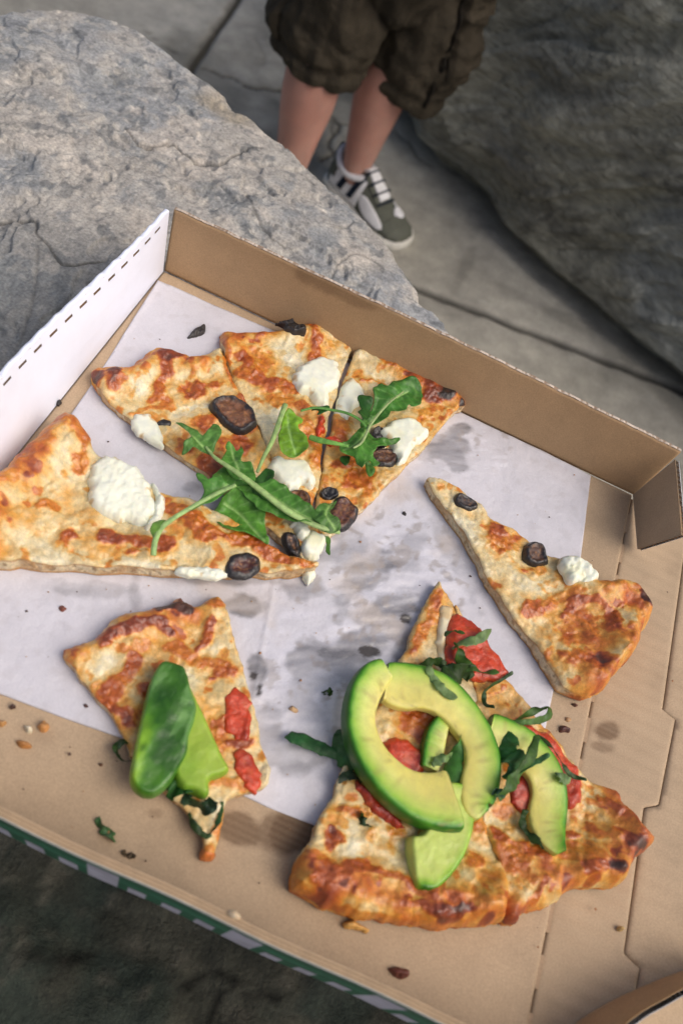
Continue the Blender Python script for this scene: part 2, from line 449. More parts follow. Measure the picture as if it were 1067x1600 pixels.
CC_ = [np.c_[c, np.full(len(c), .8)].reshape(len(ang), len(rs), 4)]
nd = 46; topz = V[0][:, -1, 2]; side = []; sc_ = []
for k in range(1, nd + 1):
    t = k / nd; z = topz * (1 - t) + (GROUND - .01) * t
    r = Rk * (1 + .02 * math.sin(t * 3)) - .03 * t - .05 * t * t
    pp = np.c_[rc[0] + np.cos(ang) * r, rc[1] + np.sin(ang) * r, z]
    r = r + .010 * fbm(pp * np.array([1, 1, 2.2]), 9, 4, 71) * min(1, t * 6) + .004 * np.floor(3 * fbm(pp * np.array([1, 1, 4]), 7, 2, 73)) * min(1, t * 6)
    pp = np.c_[rc[0] + np.cos(ang) * r, rc[1] + np.sin(ang) * r, z]
    side.append(pp)
    n1 = fbm(pp, 14, 4, 75); sc_.append(np.c_[mixc((.24, .22, .19), (.15, .16, .165), sm(n1, -.5, .5)), np.full(len(pp), .85)])
V = np.concatenate([V[0], np.stack(side, 1)], 1); CC_ = np.concatenate([CC_[0], np.stack(sc_, 1)], 1)
na, nk = V.shape[:2]
idx = np.arange(na * nk).reshape(na, nk); nx_ = np.roll(idx, -1, 0)
F = np.stack([idx[:, :-1], idx[:, 1:], nx_[:, 1:], nx_[:, :-1]], -1).reshape(-1, 4)
V = V.reshape(-1, 3); CC_ = CC_.reshape(-1, 4)
rock = link('flat_rock', V, F, M_ROCK, origin=(rc[0], rc[1], GROUND), col=CC_)
tag(rock, 'pale grey and tan flat-topped rock carrying the open pizza box', 'rock')

# ------------------------------------------------------------------ dark boulder beyond the child
lip = P2([(600, 120), (640, 178), (655, 215), (700, 247), (735, 275), (762, 304), (790, 352), (850, 410), (900, 450), (960, 500), (1010, 540), (1067, 582)], GROUND + .045)
d_ = np.array([.16, -.06])
bp_ = np.concatenate([[lip[0] + (-.10, .22)], [lip[0] + (-.06, .08)], lip, [lip[-1] + d_, lip[-1] + 2.2 * d_, lip[-1] + 3.6 * d_ + (0, .05), (1.45, .95), (1.5, 1.5), (1.1, 1.95), (.5, 2.0), (.05, 1.85), (-.12, 1.6)]])
bp_ = smooth_poly(bp_, 4)
bc = np.array([.62, 1.42])
ang = np.concatenate([np.linspace(math.radians(195), math.radians(325), 620), np.linspace(math.radians(325), math.radians(555), 120)[1:-1]])
ths = np.arctan2(bp_[:, 1] - bc[1], bp_[:, 0] - bc[0]) % (2 * math.pi); o_ = np.argsort(ths); rr = np.hypot(*(bp_ - bc).T)
Rb = np.interp(ang % (2 * math.pi), np.r_[ths[o_] - 2 * math.pi, ths[o_], ths[o_] + 2 * math.pi], np.tile(rr[o_], 3))
lv = []; lc = []
zs = np.concatenate([np.linspace(-.02, .045, 10), np.linspace(.045, 1.05, 240)[1:]])
for z in zs:
    zl = z - .045
    if zl < 0: k = 1 - .11 * (1 - (z + .02) / .065) ** .7 * 1.0
    else: k = 1 + .006 * sm(np.array([zl]), 0, .05)[0] - .16 * zl - .10 * max(0, zl - .6)
    top = max(0, (z - .85) / .2); k *= math.sqrt(max(0, 1 - top ** 2.2)) if top > 0 else 1
    r = Rb * k
    pp = np.c_[bc[0] + np.cos(ang) * r, bc[1] + np.sin(ang) * r, np.full(len(ang), GROUND + z)]
    u = pp[:, 0] * .8 + pp[:, 2] * .6; w = -pp[:, 0] * .6 + pp[:, 2] * .8
    q = np.c_[u * .5, w * 2.0, pp[:, 1]]
    am = 0 if top >= 1 else 1
    n1 = fbm(q, 3.0, 4, 81); n2 = fbm(q, 14, 4, 83); n3 = fbm(q, 50, 3, 85); st = fbm(q, 5, 2, 87)
    r = r + am * min(1, zl / .05 if zl > 0 else .25) * (.030 * n1 + .010 * n2 + .003 * n3 + .012 * (sm(st, .1, .16) + sm(st, -.45, -.38)))
    pp = np.c_[bc[0] + np.cos(ang) * r, bc[1] + np.sin(ang) * r, np.full(len(ang), GROUND + z)]
    lv.append(pp)
    cc = mixc((.27, .264, .222), (.38, .374, .325), sm(n1 + .4 * n2, -.6, .6)); cc = mixc(cc, (.31, .325, .325), .6 * sm(fbm(pp, 3.5, 3, 89), .1, .6))
    cc = cc * (1 - .35 * sm(n3 + n2, .5, 1.0))[:, None]
    lc.append(np.c_[cc, np.full(len(pp), .9)])
V = np.stack(lv, 1); Cb = np.stack(lc, 1); na, nk = V.shape[:2]
idx = np.arange(na * nk).reshape(na, nk); nx_ = np.roll(idx, -1, 0)
F = np.stack([idx[:, :-1], nx_[:, :-1], nx_[:, 1:], idx[:, 1:]], -1).reshape(-1, 4)
b = link('boulder', V.reshape(-1, 3), F, M_BOULDER, origin=(bc[0], bc[1], GROUND), col=Cb.reshape(-1, 4))
tag(b, 'large dark greenish boulder overhanging the pavement behind the child', 'boulder')

# ------------------------------------------------------------------ added low stone in place of shaded ground, the shade put into its colour
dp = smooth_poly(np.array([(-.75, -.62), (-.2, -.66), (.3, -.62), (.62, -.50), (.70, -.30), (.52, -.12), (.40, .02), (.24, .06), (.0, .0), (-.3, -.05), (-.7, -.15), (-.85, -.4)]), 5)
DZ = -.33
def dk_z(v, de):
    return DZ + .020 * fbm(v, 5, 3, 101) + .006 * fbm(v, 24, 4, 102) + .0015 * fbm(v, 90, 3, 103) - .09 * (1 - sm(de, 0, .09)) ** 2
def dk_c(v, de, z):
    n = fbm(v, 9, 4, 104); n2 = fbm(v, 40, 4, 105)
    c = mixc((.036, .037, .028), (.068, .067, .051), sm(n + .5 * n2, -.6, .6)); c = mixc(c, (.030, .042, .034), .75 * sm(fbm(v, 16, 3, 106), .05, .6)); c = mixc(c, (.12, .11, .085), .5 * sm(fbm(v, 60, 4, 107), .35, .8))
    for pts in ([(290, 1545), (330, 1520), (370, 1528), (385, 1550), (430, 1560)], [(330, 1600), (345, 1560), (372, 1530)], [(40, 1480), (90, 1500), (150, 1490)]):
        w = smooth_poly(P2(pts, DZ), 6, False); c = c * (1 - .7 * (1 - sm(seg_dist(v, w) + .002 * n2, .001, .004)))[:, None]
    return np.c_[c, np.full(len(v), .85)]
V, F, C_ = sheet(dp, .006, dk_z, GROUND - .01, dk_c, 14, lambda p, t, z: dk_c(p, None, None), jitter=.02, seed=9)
tag(link('shade_stand_in', V, F, M_SHADE_STONE, col=C_), 'added low stone, coloured dark to stand for shaded ground beneath the green front wall of the box', 'rock')
# ------------------------------------------------------------------ pizza box
S = .356; H = .050; T = .0028
KR = np.array((.44, .325, .215))
box = thing('pizza_box', 'open kraft cardboard pizza box holding leftover slices on the flat rock', 'pizza box', (S / 2, -S / 2, -.003))
def ell_mask(v, feats, z=0.0, seed=5, wob=.35, fr=60):
    """union of soft ragged ellipses given in the photo's place and size on plane z"""
    r = np.zeros(len(v))
    n = fbm(v, fr, 4, seed)
    for (x, y, rx, ry, an, am) in feats:
        ca, sa = math.cos(math.radians(an)), math.sin(math.radians(an))
        c0 = P(x, y, z)[:2]; a = P(x + rx * ca, y + rx * sa, z)[:2] - c0; b_ = P(x - ry * sa, y + ry * ca, z)[:2] - c0
        uv = (v - c0) @ np.linalg.inv(np.array([a, b_]))
        r = np.maximum(r, am * (1 - sm(np.hypot(*uv.T) + wob * n, .65, 1.15)))
    return r
STAINS = [(245, 1272, 16, 9, 10, .35), (372, 1292, 44, 24, 20, .8), (425, 1300, 20, 32, 0, .7), (452, 1302, 38, 38, 10, .95), (355, 1275, 20, 12, 0, .3), (330, 1290, 60, 14, 25, .2),
          (950, 1142, 21, 15, 0, .8), (943, 1166, 18, 9, 10, .5), (922, 1135, 9, 14, 0, .22), (60, 1150, 36, 14, 20, .12), (1010, 900, 8, 6, 0, .1), (265, 490, 10, 6, 20, .1)]
def kraft_col(v, de, z):
    n = fbm(v, 14, 4, 7)
    c = KR * (1 + .05 * n)[:, None]
    mk = ell_mask(v, STAINS)
    fl = .92 + .08 * np.sin(v[:, 1] * 2 * math.pi / .0032)
    c = mixc(c, (.13, .075, .04), np.clip(mk * fl, 0, 1))
    c = c * (1 - .10 * sm(fbm(v, 30, 4, 19), .3, .9))[:, None]
    return np.c_[c, .75 - .25 * mk]
def panel(name, poly, z, mat, step=.0016, colf=kraft_col, zt=None, parent=box, th=T):
    V, F, C_ = sheet(np.array(poly, float), step, zt or (lambda v, de: z - .0006 * (1 - sm(de, 0, .0012))), z - th, colf, 2, lambda p, t, zz: np.tile((.33, .23, .14, .9), (len(p), 1)))
    return link(name, V, F, mat, parent, col=C_)
g = .0005
XH = S                                                      # perforated crease to the side wall that lies flat
panel('floor_panel', [(-.0012, -S + .003), (S - g, -S + .003), (S - g, 0), (-.0012, 0)], 0, M_KRAFT)
# side wall laid flat, then the lid, parted by a stepped die-cut line
cut_px = [(1073, 840), (1060, 935), (1036, 1108), (1056, 1124), (1030, 1258), (1007, 1262), (976, 1490), (1001, 1513), (985, 1600), (960, 1760)]
cut = P2(cut_px, -.001)
hy = lambda y: XH + g
sidep = np.concatenate([[(XH + g, cut[0][1] + .03)], [(cut[0][0] + .004, cut[0][1] + .03)], cut, [(XH + g, cut[-1][1])]])
cc = np.array([.4, -.2]); 
def off_line(pts, d):
    t = np.gradient(pts, axis=0); t /= np.linalg.norm(t, axis=1)[:, None]; return pts + np.c_[-t[:, 1], t[:, 0]] * d
cl = off_line(cut, .0004); cr_ = off_line(cut, -.0004)
if cl[:, 0].mean() > cr_[:, 0].mean(): cl, cr_ = cr_, cl
panel('side_panel', np.concatenate([[(XH + g, -.002)], [(cl[0][0] + .006, -.002)], cl, [(XH + g, cl[-1][1])]]), -.0012, M_KRAFTW)
panel('lid_panel', np.concatenate([cr_, [(.80, cr_[-1][1]), (.80, -.002), (cr_[0][0] + .006, -.002)]]), -.0014, M_KRAFTW, step=.0025)
# paperboard bridges between the perforation slots, and the liner under the die-cut line
mb = MB(); ys = []
for k in range(14):
    y1 = -.018 - k * .0262
    mb.box((XH - .0013, y1 - .0155, -.0026), (XH + .0013, y1, -.0006), (.40, .28, .18, .8))
tag(mb.build('crease_bridge', M_KRAFT, box), kind='stuff')
mb = MB(); mb.box((XH - .004, -S, -.0046), (XH + .004, 0, -.0041), (.06, .035, .02, .9)); mb.build('under_liner', M_KRAFT, box)
mb = MB(); mb.box((.365, -.46, -.0062), (.46, 0, -.0056), (.10, .06, .035, .9)); mb.build('lid_liner', M_KRAFT, box)

def wall_mesh(p0, p1, ztop, lean0, lean1, th, flute=True, step=.0022, colf=None, bow=0, torn=.0006, zlow=-.001):
    """upright board from p0 to p1 (2d, inner face), lean = outward shift of its top (2d vectors); outward = away from the box"""
    p0 = np.array(p0, float); p1 = np.array(p1, float); L = np.linalg.norm(p1 - p0); n = max(2, int(L / step)); mz = max(2, int(ztop / step))
    t = (p1 - p0) / L; out = np.array([t[1], -t[0]])
    return p0, p1, L, n, mz, t, out
def face_grid(f, n, m_):
    u, w = np.meshgrid(np.linspace(0, 1, n + 1), np.linspace(0, 1, m_ + 1), indexing='ij')
    V = f(u.ravel(), w.ravel()); idx = np.arange((n + 1) * (m_ + 1)).reshape(n + 1, m_ + 1)
    F = np.stack([idx[:-1, :-1], idx[1:, :-1], idx[1:, 1:], idx[:-1, 1:]], -1).reshape(-1, 4)
    return V, F
def board(name, f, n, m_, th, mat_in, col_in, mat_out=None, col_out=None, parent=box, flutes=0, edge_col=(.50, .40, .30, .9), flip=False):
    """corrugated board: inner liner f(u,w), outer liner th behind it, a wavy medium between, seen at the edges. f returns (V, outward normal)"""
    def liner(o0, o1, nm, mat, colf):
        Vs = []; Fs = []; tot = 0
        V0, F0 = face_grid(lambda u, w: f(u, w)[0] + f(u, w)[1] * o0, n, m_)
        V1, F1 = face_grid(lambda u, w: f(u, w)[0] + f(u, w)[1] * o1, n, m_)
        k = len(V0); idx = np.arange(k).reshape(n + 1, m_ + 1)
        loop = np.concatenate([idx[:, 0], idx[-1, 1:], idx[-2::-1, -1], idx[0, -2:0:-1]])
        l2 = np.roll(loop, -1)
        Fe = np.stack([l2, loop, loop + k, l2 + k], 1)
        V = np.concatenate([V0, V1]); F = np.concatenate([F0[:, ::-1] if not flip else F0, (F1 if not flip else F1[:, ::-1]) + k, Fe])
        c = colf(V)
        return link(nm, V, F, mat, parent, col=c, smooth=False)
    a = liner(0, .0003, name, mat_in, col_in)
    b2 = liner(th - .0003, th, name + '_outer_liner' if False else 'outer_liner', mat_out or mat_in, col_out or col_in)
    if flutes:
        nn = flutes * 8
        u = np.linspace(0.001, .999, nn + 1); h_ = .5 - .5 * np.cos(u * flutes * 2 * math.pi)
        o = .00035 + (th - .0007) * h_
        rows = []
        for w in (0.02, .5, .992):
            Vv, Nn = f(u, np.full(nn + 1, w)); rows.append(Vv + Nn * o[:, None])
        V = np.stack(rows, 1).reshape(-1, 3); idx = np.arange((nn + 1) * 3).reshape(nn + 1, 3)
        F = np.stack([idx[:-1, :-1], idx[1:, :-1], idx[1:, 1:], idx[:-1, 1:]], -1).reshape(-1, 4)
        fl = link('fluting', V, F, M_KRAFT, parent, col=np.tile(edge_col, (len(V), 1)), smooth=False)
        ed = None
    return a, b2
def ncol(c, amp=.05, r=.75, seed=7):
    def f(V):
        n = fbm(V, 16, 3, seed); return np.c_[np.array(c) * (1 + amp * n)[:, None], np.full(len(V), r)]
    return f
# back wall (its inner face looks at the camera)
def back_f(u, w):
    x = mix(-.001, S + .001, u) + .003 * w * u
    y = .0005 + .0012 * np.sin(u * math.pi) * w * 2 + .003 * w
    z = w * H * 1.0 + .0004 * fbm(np.c_[u * 50, w * 0], 1, 3, 5) * (w > .95)
    return np.c_[x, y, z], np.tile((0, 1, 0), (len(u), 1))
ws = [PL(490, 437, 1, .002), PL(545, 468, 1, .002), PL(590, 480, 1, .002)]
def back_col(V):
    n = fbm(V, 16, 4, 7); c = KR * np.array([.95, .84, .70]) * (1 + .06 * n)[:, None]
    q = V[:, [0, 2]]; m_ = np.zeros(len(V)); nn = fbm(V, 110, 4, 9)
    for wv, rx, rz, am in ((ws[0], .020, .009, .55), (ws[1], .022, .006, .5), (ws[2], .012, .004, .3)):
        m_ = np.maximum(m_, am * (1 - sm(np.hypot((q[:, 0] - wv[0]) / rx, (q[:, 1] - wv[2]) / rz) + .3 * nn, .6, 1.2)))
    c = mixc(c, (.15, .085, .045), m_)
    return np.c_[c, .75 - .2 * m_]
board('back_wall', back_f, 240, 24, T, M_KRAFT, back_col, col_out=ncol((.42, .33, .25)), flutes=90, flip=True)
mb = MB(); V, F = face_grid(lambda u, w: np.c_[mix(-.001, S + .004, u), .0039 + w * (T - .0004), H - .0012 + 0 * u], 300, 1)
# torn bright fibre line along the top of the back wall
u = np.linspace(0, 1, 700); p, nn_ = back_f(u, np.full(700, 1.0))
tz = fbm(np.c_[u * 260, u * 0], 1, 3, 77)
Vt = np.concatenate([p + np.c_[0 * u, 0 * u + .0001, .00045 + .0003 * tz], p + np.c_[0 * u, 0 * u + .0012, .0002 + .0005 * tz], p + np.c_[0 * u, 0 * u + T - .0002, .0003 - .0002 * tz]])
idx = np.arange(2100).reshape(3, 700)
Ft = np.stack([idx[:-1, :-1], idx[:-1, 1:], idx[1:, 1:], idx[1:, :-1]], -1).reshape(-1, 4)
ct = mixc((.30, .22, .16), (.62, .52, .43), sm(np.tile(tz, 3) + .25 * np.repeat([0, 1, -1], 700), -.5, .5))
link('wall_edge', Vt, Ft, M_KRAFT, box, col=np.c_[ct, np.full(len(ct), .9)], smooth=False)
# left wall: white outer print folded to show inside, leaning out, perforated near its top
def left_f(u, w):                                           # u from back (0) to front (1)
    y = mix(-.001, -S - .02, u)
    lean = .010 * sm(u, 0, .45) + .001
    bowl = .004 * np.sin(np.clip(u * 1.6, 0, 1) * math.pi)
    x = -.0012 - lean * w + bowl * w * (1 - w) * .8 + .0015 * np.sin(w * math.pi) * np.sin(u * 9)
    z = w * (H + .001)
    return np.c_[x, y, z], np.tile((-1, 0, 0), (len(u), 1))
slot_px = [(245, 333), (230, 351), (213, 372), (196, 394), (178, 416), (158, 440), (139, 464), (119, 487), (98, 512), (76, 539), (54, 566), (31, 594), (8, 623)]
slot_u = [(-.001 - PL(x, y, 0, -.004)[1]) / (S + .019) for x, y in slot_px]
du = np.median(np.diff(slot_u)); slot_u += [slot_u[-1] + du * k for k in range(1, 12)]
def white_liner(off, holes, name, mat, col, wtop=1.0):
    us = sorted(set([0.0, 1.0] + [s + d for s in slot_u for d in (-.0092, .0092) if 0 < s + d < 1] + list(np.linspace(0, 1, 120))))
    w0, w1 = .893, .925
    wsx = [0, .2, .4, .6, .75, w0, w1, .96, wtop]
    U, Wm = np.meshgrid(us, wsx, indexing='ij')
    ed = .0007 * fbm(np.c_[U.ravel() * 220, Wm.ravel() * 0], 1, 3, 3) * (Wm.ravel() >= 1.0)
    Vv, Nn = left_f(U.ravel(), Wm.ravel()); Vv = Vv + Nn * off; Vv[:, 2] += ed
    idx = np.arange(len(us) * len(wsx)).reshape(len(us), len(wsx)); F = []
    for i in range(len(us) - 1):
        um = (us[i] + us[i + 1]) / 2
        for j in range(len(wsx) - 1):
            if holes and j == 5 and min(abs(um - s) for s in slot_u) < .0090: continue
            F.append((idx[i, j], idx[i, j + 1], idx[i + 1, j + 1], idx[i + 1, j]))
    c = col(Vv)
    return link(name, Vv, F, mat, box, col=c, smooth=False)
def wc(V):
    c = np.tile((.80, .83, .95), (len(V), 1)); q = PL(198, 392, 0, -.004)
    m_ = .5 * (1 - sm(np.hypot(V[:, 1] - q[1], (V[:, 2] - q[2]) * 1.5), .001, .006)); c = mixc(c, (.62, .52, .45), m_)
    return np.c_[c, np.full(len(V), .5)]
white_liner(0, True, 'left_wall', M_WHITE, wc)
white_liner(.0012, False, 'wall_core', M_KRAFT, ncol((.20, .12, .07), .3, .9))
# rounded folded rim above the slots
rim = MB()
us = np.linspace(0, 1, 500); p, _ = left_f(us, np.full(500, 1.0)); bump_ = fbm(np.c_[us * 120, us * 0], 1, 2, 13)
rows = [p + np.c_[-.0016 + .0016 * math.cos(a) + 0 * us, 0 * us, -.0002 + (.0016 + .0005 * bump_ + .0008 * np.cos((us - slot_u[0]) / du * 2 * math.pi + math.pi)) * math.sin(a)] for a in np.linspace(-.1, math.pi, 7)]
V = np.concatenate(rows); idx = np.arange(3500).reshape(7, 500); F = np.stack([idx[:-1, :-1], idx[:-1, 1:], idx[1:, 1:], idx[1:, :-1]], -1).reshape(-1, 4)
link('folded_rim', V, F, M_WHITE, box, col=np.tile((.78, .82, .94, .5), (len(V), 1)))
def left_out(u, w):
    p, n = left_f(u, w); return p + n * .0030, n
V, F = face_grid(lambda u, w: left_out(u, w)[0], 60, 10)
link('left_wall_back', V, F, M_WHITE, box, col=np.tile((.78, .78, .80, .5), (len(V), 1)))
V, F = face_grid(lambda u, w: left_f(np.zeros(len(u)), u)[0] + np.array([-1., 0, 0]) * (w * .003)[:, None], 10, 1)
link('wall_end', V, F, M_WHITE, box, col=np.tile((.8, .8, .82, .5), (len(V), 1)))

# front wall: kraft inside, green and white print outside, double board so a thick top edge
FT = .0042
def front_f(u, w):
    x = mix(-.02, S + .05, u); y = -S + .0004 * np.sin(u * 30) - .0008 * w + .0025 * (1 - w)
    return np.c_[x, y - FT, w * (H - .001)], np.tile((0, 1, 0), (len(u), 1))
def print_col(V):
    s = V[:, 0] + .02; zz = V[:, 2] / H
    c = np.tile((.010, .085, .046), (len(V), 1))
    n = fbm(V, 90, 3, 3)
    per = .0162; ph = (s / per) % 1.0; ipk = np.floor(s / per).astype(int)
    sc = (np.abs(ph - .5) < .27) & (zz < .30 + .05 * np.sin(ph * math.pi))
    big = (ipk % 4 == 2) & (np.abs(ph - .5) < .44) & (zz < .82)
    top = zz > .93
    wh = np.array((.40, .39, .47))
    c[sc | big] = wh * .95; c[top] = (.30, .32, .33)
    band = (zz > .52) & (zz < .60) & ~big; c[band] = (.04, .20, .12)
    return np.c_[c * (1 + .15 * n)[:, None], np.full(len(V), .45)]
V, F = face_grid(lambda u, w: front_f(u, w)[0], 900, 50)
link('front_wall', V, F, M_PRINT, box, col=print_col(V), smooth=False)
V, F = face_grid(lambda u, w: front_f(u, w)[0] + np.c_[0 * u, 0 * u + FT, 0 * u], 200, 12)
link('front_wall_inside', V, F[:, ::-1], M_KRAFT, box, col=ncol(KR)(V), smooth=False)
u = np.linspace(0, 1, 500); rows = []; cs = []
p, _ = front_f(u, np.full(500, 1.0)); n1 = fbm(np.c_[u * 90, u * 0], 1, 3, 21)
for k in range(13):
    t = k / 12; rows.append(p + np.c_[0 * u, FT * t + 0 * u, .0009 * math.sin(math.pi * t) ** .6 - (.0010 if k in (4, 8) else 0) + .00018 * n1])
    cs.append(np.tile((.33, .33, .30, .8) if k < 2 else ((.14, .09, .05, .9) if k in (4, 8) else (.46, .33, .21, .85)), (500, 1)))
V = np.concatenate(rows); idx = np.arange(len(V)).reshape(13, 500); F = np.stack([idx[:-1, :-1], idx[:-1, 1:], idx[1:, 1:], idx[1:, :-1]], -1).reshape(-1, 4)
link('front_rim', V, F, M_KRAFT, box, col=np.concatenate(cs))

# corner flap folded round the back right corner
q00 = np.array([S - .0006, -.0006, .0008]); q10 = P(995, 858, .004); q01 = np.array([S + .0022, -.002, H - .0025]); q11 = P(1064, 836, H - .004)
def flap_f(u, w):
    u = u[:, None]; w = w[:, None]
    V = (1 - u) * (1 - w) * q00 + u * (1 - w) * q10 + (1 - u) * w * q01 + u * w * q11
    V = V + np.array([1, 0, 0]) * (.0012 * np.sin(u * math.pi) * np.sin(w * 3))
    return V, np.tile((1, .1, 0), (len(V), 1))
board('corner_flap', flap_f, 40, 34, T, M_KRAFT, ncol(KR * .97), col_out=ncol((.78, .78, .78)), flutes=0)
# the flutes of the flap run along its height's normal: show them on its top edge and its free end
nn = 15 * 8; t = np.linspace(0, 1, nn + 1); h_ = .5 - .5 * np.cos(t * 15 * 2 * math.pi)
Va, Na = flap_f(t, np.full(nn + 1, .995)); Vb, _ = flap_f(t, np.full(nn + 1, .6)); o = (.0004 + (T - .0008) * h_)[:, None]
V = np.concatenate([Va + Na * o, Vb + Na * o]); idx = np.arange(2 * (nn + 1)).reshape(2, nn + 1)
F = np.stack([idx[:-1, :-1], idx[:-1, 1:], idx[1:, 1:], idx[1:, :-1]], -1).reshape(-1, 4)
link('fluting', V, F, M_KRAFT, box, col=np.tile((.5, .38, .26, .9), (len(V), 1)))
Va, Na = flap_f(np.full(nn + 1, .996), t); Vb, _ = flap_f(np.full(nn + 1, .6), t)
V = np.concatenate([Va + Na * o, Vb + Na * o])
link('fluting', V, F, M_KRAFT, box, col=np.tile((.30, .20, .12, .9), (len(V), 1)))

# curled front corner flap at the lower right
base = [P(845, 1668, .0), P(893, 1604, .0), P(950, 1566, .0), P(1010, 1538, 0), P(1067, 1516, .0), P(1130, 1500, 0)]
topl = [P(900, 1690, .030), P(965, 1612, .030), P(1000, 1582, .030), P(1035, 1562, .030), P(1072, 1542, .030), P(1140, 1516, .030)]
base = smooth_poly(base, 8, False); topl = smooth_poly(topl, 8, False)
def cf_f(u, w):
    i = u * (len(base) - 1); 
    B = np.stack([np.interp(i, np.arange(len(base)), base[:, k]) for k in range(3)], 1); Tt = np.stack([np.interp(i, np.arange(len(topl)), topl[:, k]) for k in range(3)], 1)
    V = B + (Tt - B) * w[:, None]
    return V, np.tile((.75, -.65, 0), (len(V), 1))
board('curled_flap', cf_f, 60, 12, T, M_KRAFT, ncol(KR * np.array([.98, .9, .75])), col_out=ncol((.5, .5, .5)), flutes=30, edge_col=(.42, .38, .34, .9))

# ------------------------------------------------------------------ waxed paper sheet
pap = P2([(247, 440), (300, 462), (350, 484), (400, 506), (520, 560), (620, 602), (716, 643), (800, 683), (870, 718), (922, 744), (914, 810), (905, 880), (893, 945), (880, 1010), (862, 1085), (846, 1160), (820, 1250), (760, 1330), (640, 1320), (495, 1291), (420, 1262), (380, 1243), (300, 1203), (200, 1157), (100, 1122), (0, 1084), (-60, 1062), (-190, 1010), (-100, 940), (-50, 880), (0, 812), (60, 723), (106, 657), (141, 605), (167, 565), (205, 505)], .0006)
GREASE = [(700, 705, 46, 26, 10, .45), (720, 672, 18, 10, 0, .5), (765, 640, 12, 8, 0, .3), (575, 905, 55, 28, -30, .45), (600, 960, 70, 36, -20, .5), (560, 1000, 60, 30, -30, .5), (635, 968, 17, 11, 30, .9), (575, 1018, 17, 9, 10, .95),
          (505, 1040, 60, 40, 0, .35), (385, 945, 26, 16, 0, .5), (400, 1060, 16, 40, 10, .45), (405, 1078, 5, 16, 15, .95), (396, 1058, 9, 9, 0, .9), (420, 1150, 30, 60, 0, .3), (470, 1090, 30, 40, 0, .2), (350, 905, 120, 12, 3, .35), (210, 925, 14, 34, 0, .3),
          (150, 920, 70, 16, 5, .22), (540, 860, 40, 30, -40, .3), (470, 920, 40, 20, 0, .35), (640, 860, 26, 60, 30, .25), (690, 840, 14, 40, -30, .25), (730, 900, 16, 60, -30, .22), (300, 760, 14, 10, 0, .2), (640, 1010, 20, 30, 20, .5), (455, 1180, 40, 30, 0, .3), (560, 1120, 40, 60, 0, .3), (810, 960, 20, 50, -20, .15)]
def pap_h(v, de):
    z = .0011 + .0007 * fbm(v, 13, 3, 91) + .00030 * fbm(v, 60, 3, 92)
    g_ = ell_mask(v, [(600, 940, 130, 130, 0, 1), (700, 700, 90, 60, 0, .7), (440, 1080, 90, 120, 0, .6)], 0, 6)
    w = v @ np.array([.86, .5]); w2 = v @ np.array([-.5, .86])
    z = z + g_ * (.00065 * fbm(np.c_[w * 80, w2 * 260], 1, 4, 93))
    z = z + .0010 * (1 - sm(de, 0, .004)) * np.clip(fbm(v, 20, 2, 94), 0, 1)
    fx = P(430, 900, 0)[:2]; fy = P(395, 1095, 0)[:2]; dd = seg_dist(v, np.array([fx, fy]))
    return np.maximum(z + .0006 * (1 - sm(dd, 0, .002)), .0003)
def pap_c(v, de, z):
    n = fbm(v, 24, 4, 95); w = v @ np.array([.86, .5]); w2 = v @ np.array([-.5, .86])
    st = fbm(np.c_[w * 50, w2 * 170], 1, 4, 96)
    m_ = ell_mask(v, GREASE, 0, 97, .5, 90)
    m_ = np.clip(m_ * mix(.95 + .7 * st, 1.1, sm(m_, .75, .9)), 0, 1)
    c = np.array((.600, .588, .635)) * (1 + .035 * n)[:, None]
    big = ell_mask(v, [(560, 960, 170, 190, 0, 1), (700, 690, 110, 60, 0, .6)], 0, 98, .4, 20)
    c = mixc(c, (.66, .65, .72), .5 * big * sm(st, -.2, .6))
    c = mixc(c, (.21, .205, .22), np.clip(m_ * 1.5, 0, 1)); c = mixc(c, (.07, .062, .06), sm(m_, .8, 1.0))
    sp_ = sm(fbm(v, 170, 3, 99), .42, .75) * (.12 + .65 * big); c = mixc(c, (.33, .29, .27), np.clip(sp_, 0, .6))
    tn = ell_mask(v, [(610, 880, 120, 120, 0, .5), (350, 960, 90, 50, 0, .4)], 0, 90, .6, 40) * sm(fbm(v, 45, 3, 88), 0, .6); c = mixc(c, (.50, .40, .30), tn * .8)
    return np.c_[c, .5 - .22 * m_ - .08 * big]
V, F, C_ = sheet(pap, .0012, pap_h, .0002, pap_c, 1)
paper = link('paper_sheet', V, F, M_PAPER, col=C_)
tag(paper, 'greasy lilac-white waxed paper sheet lining the cardboard box floor', 'paper')
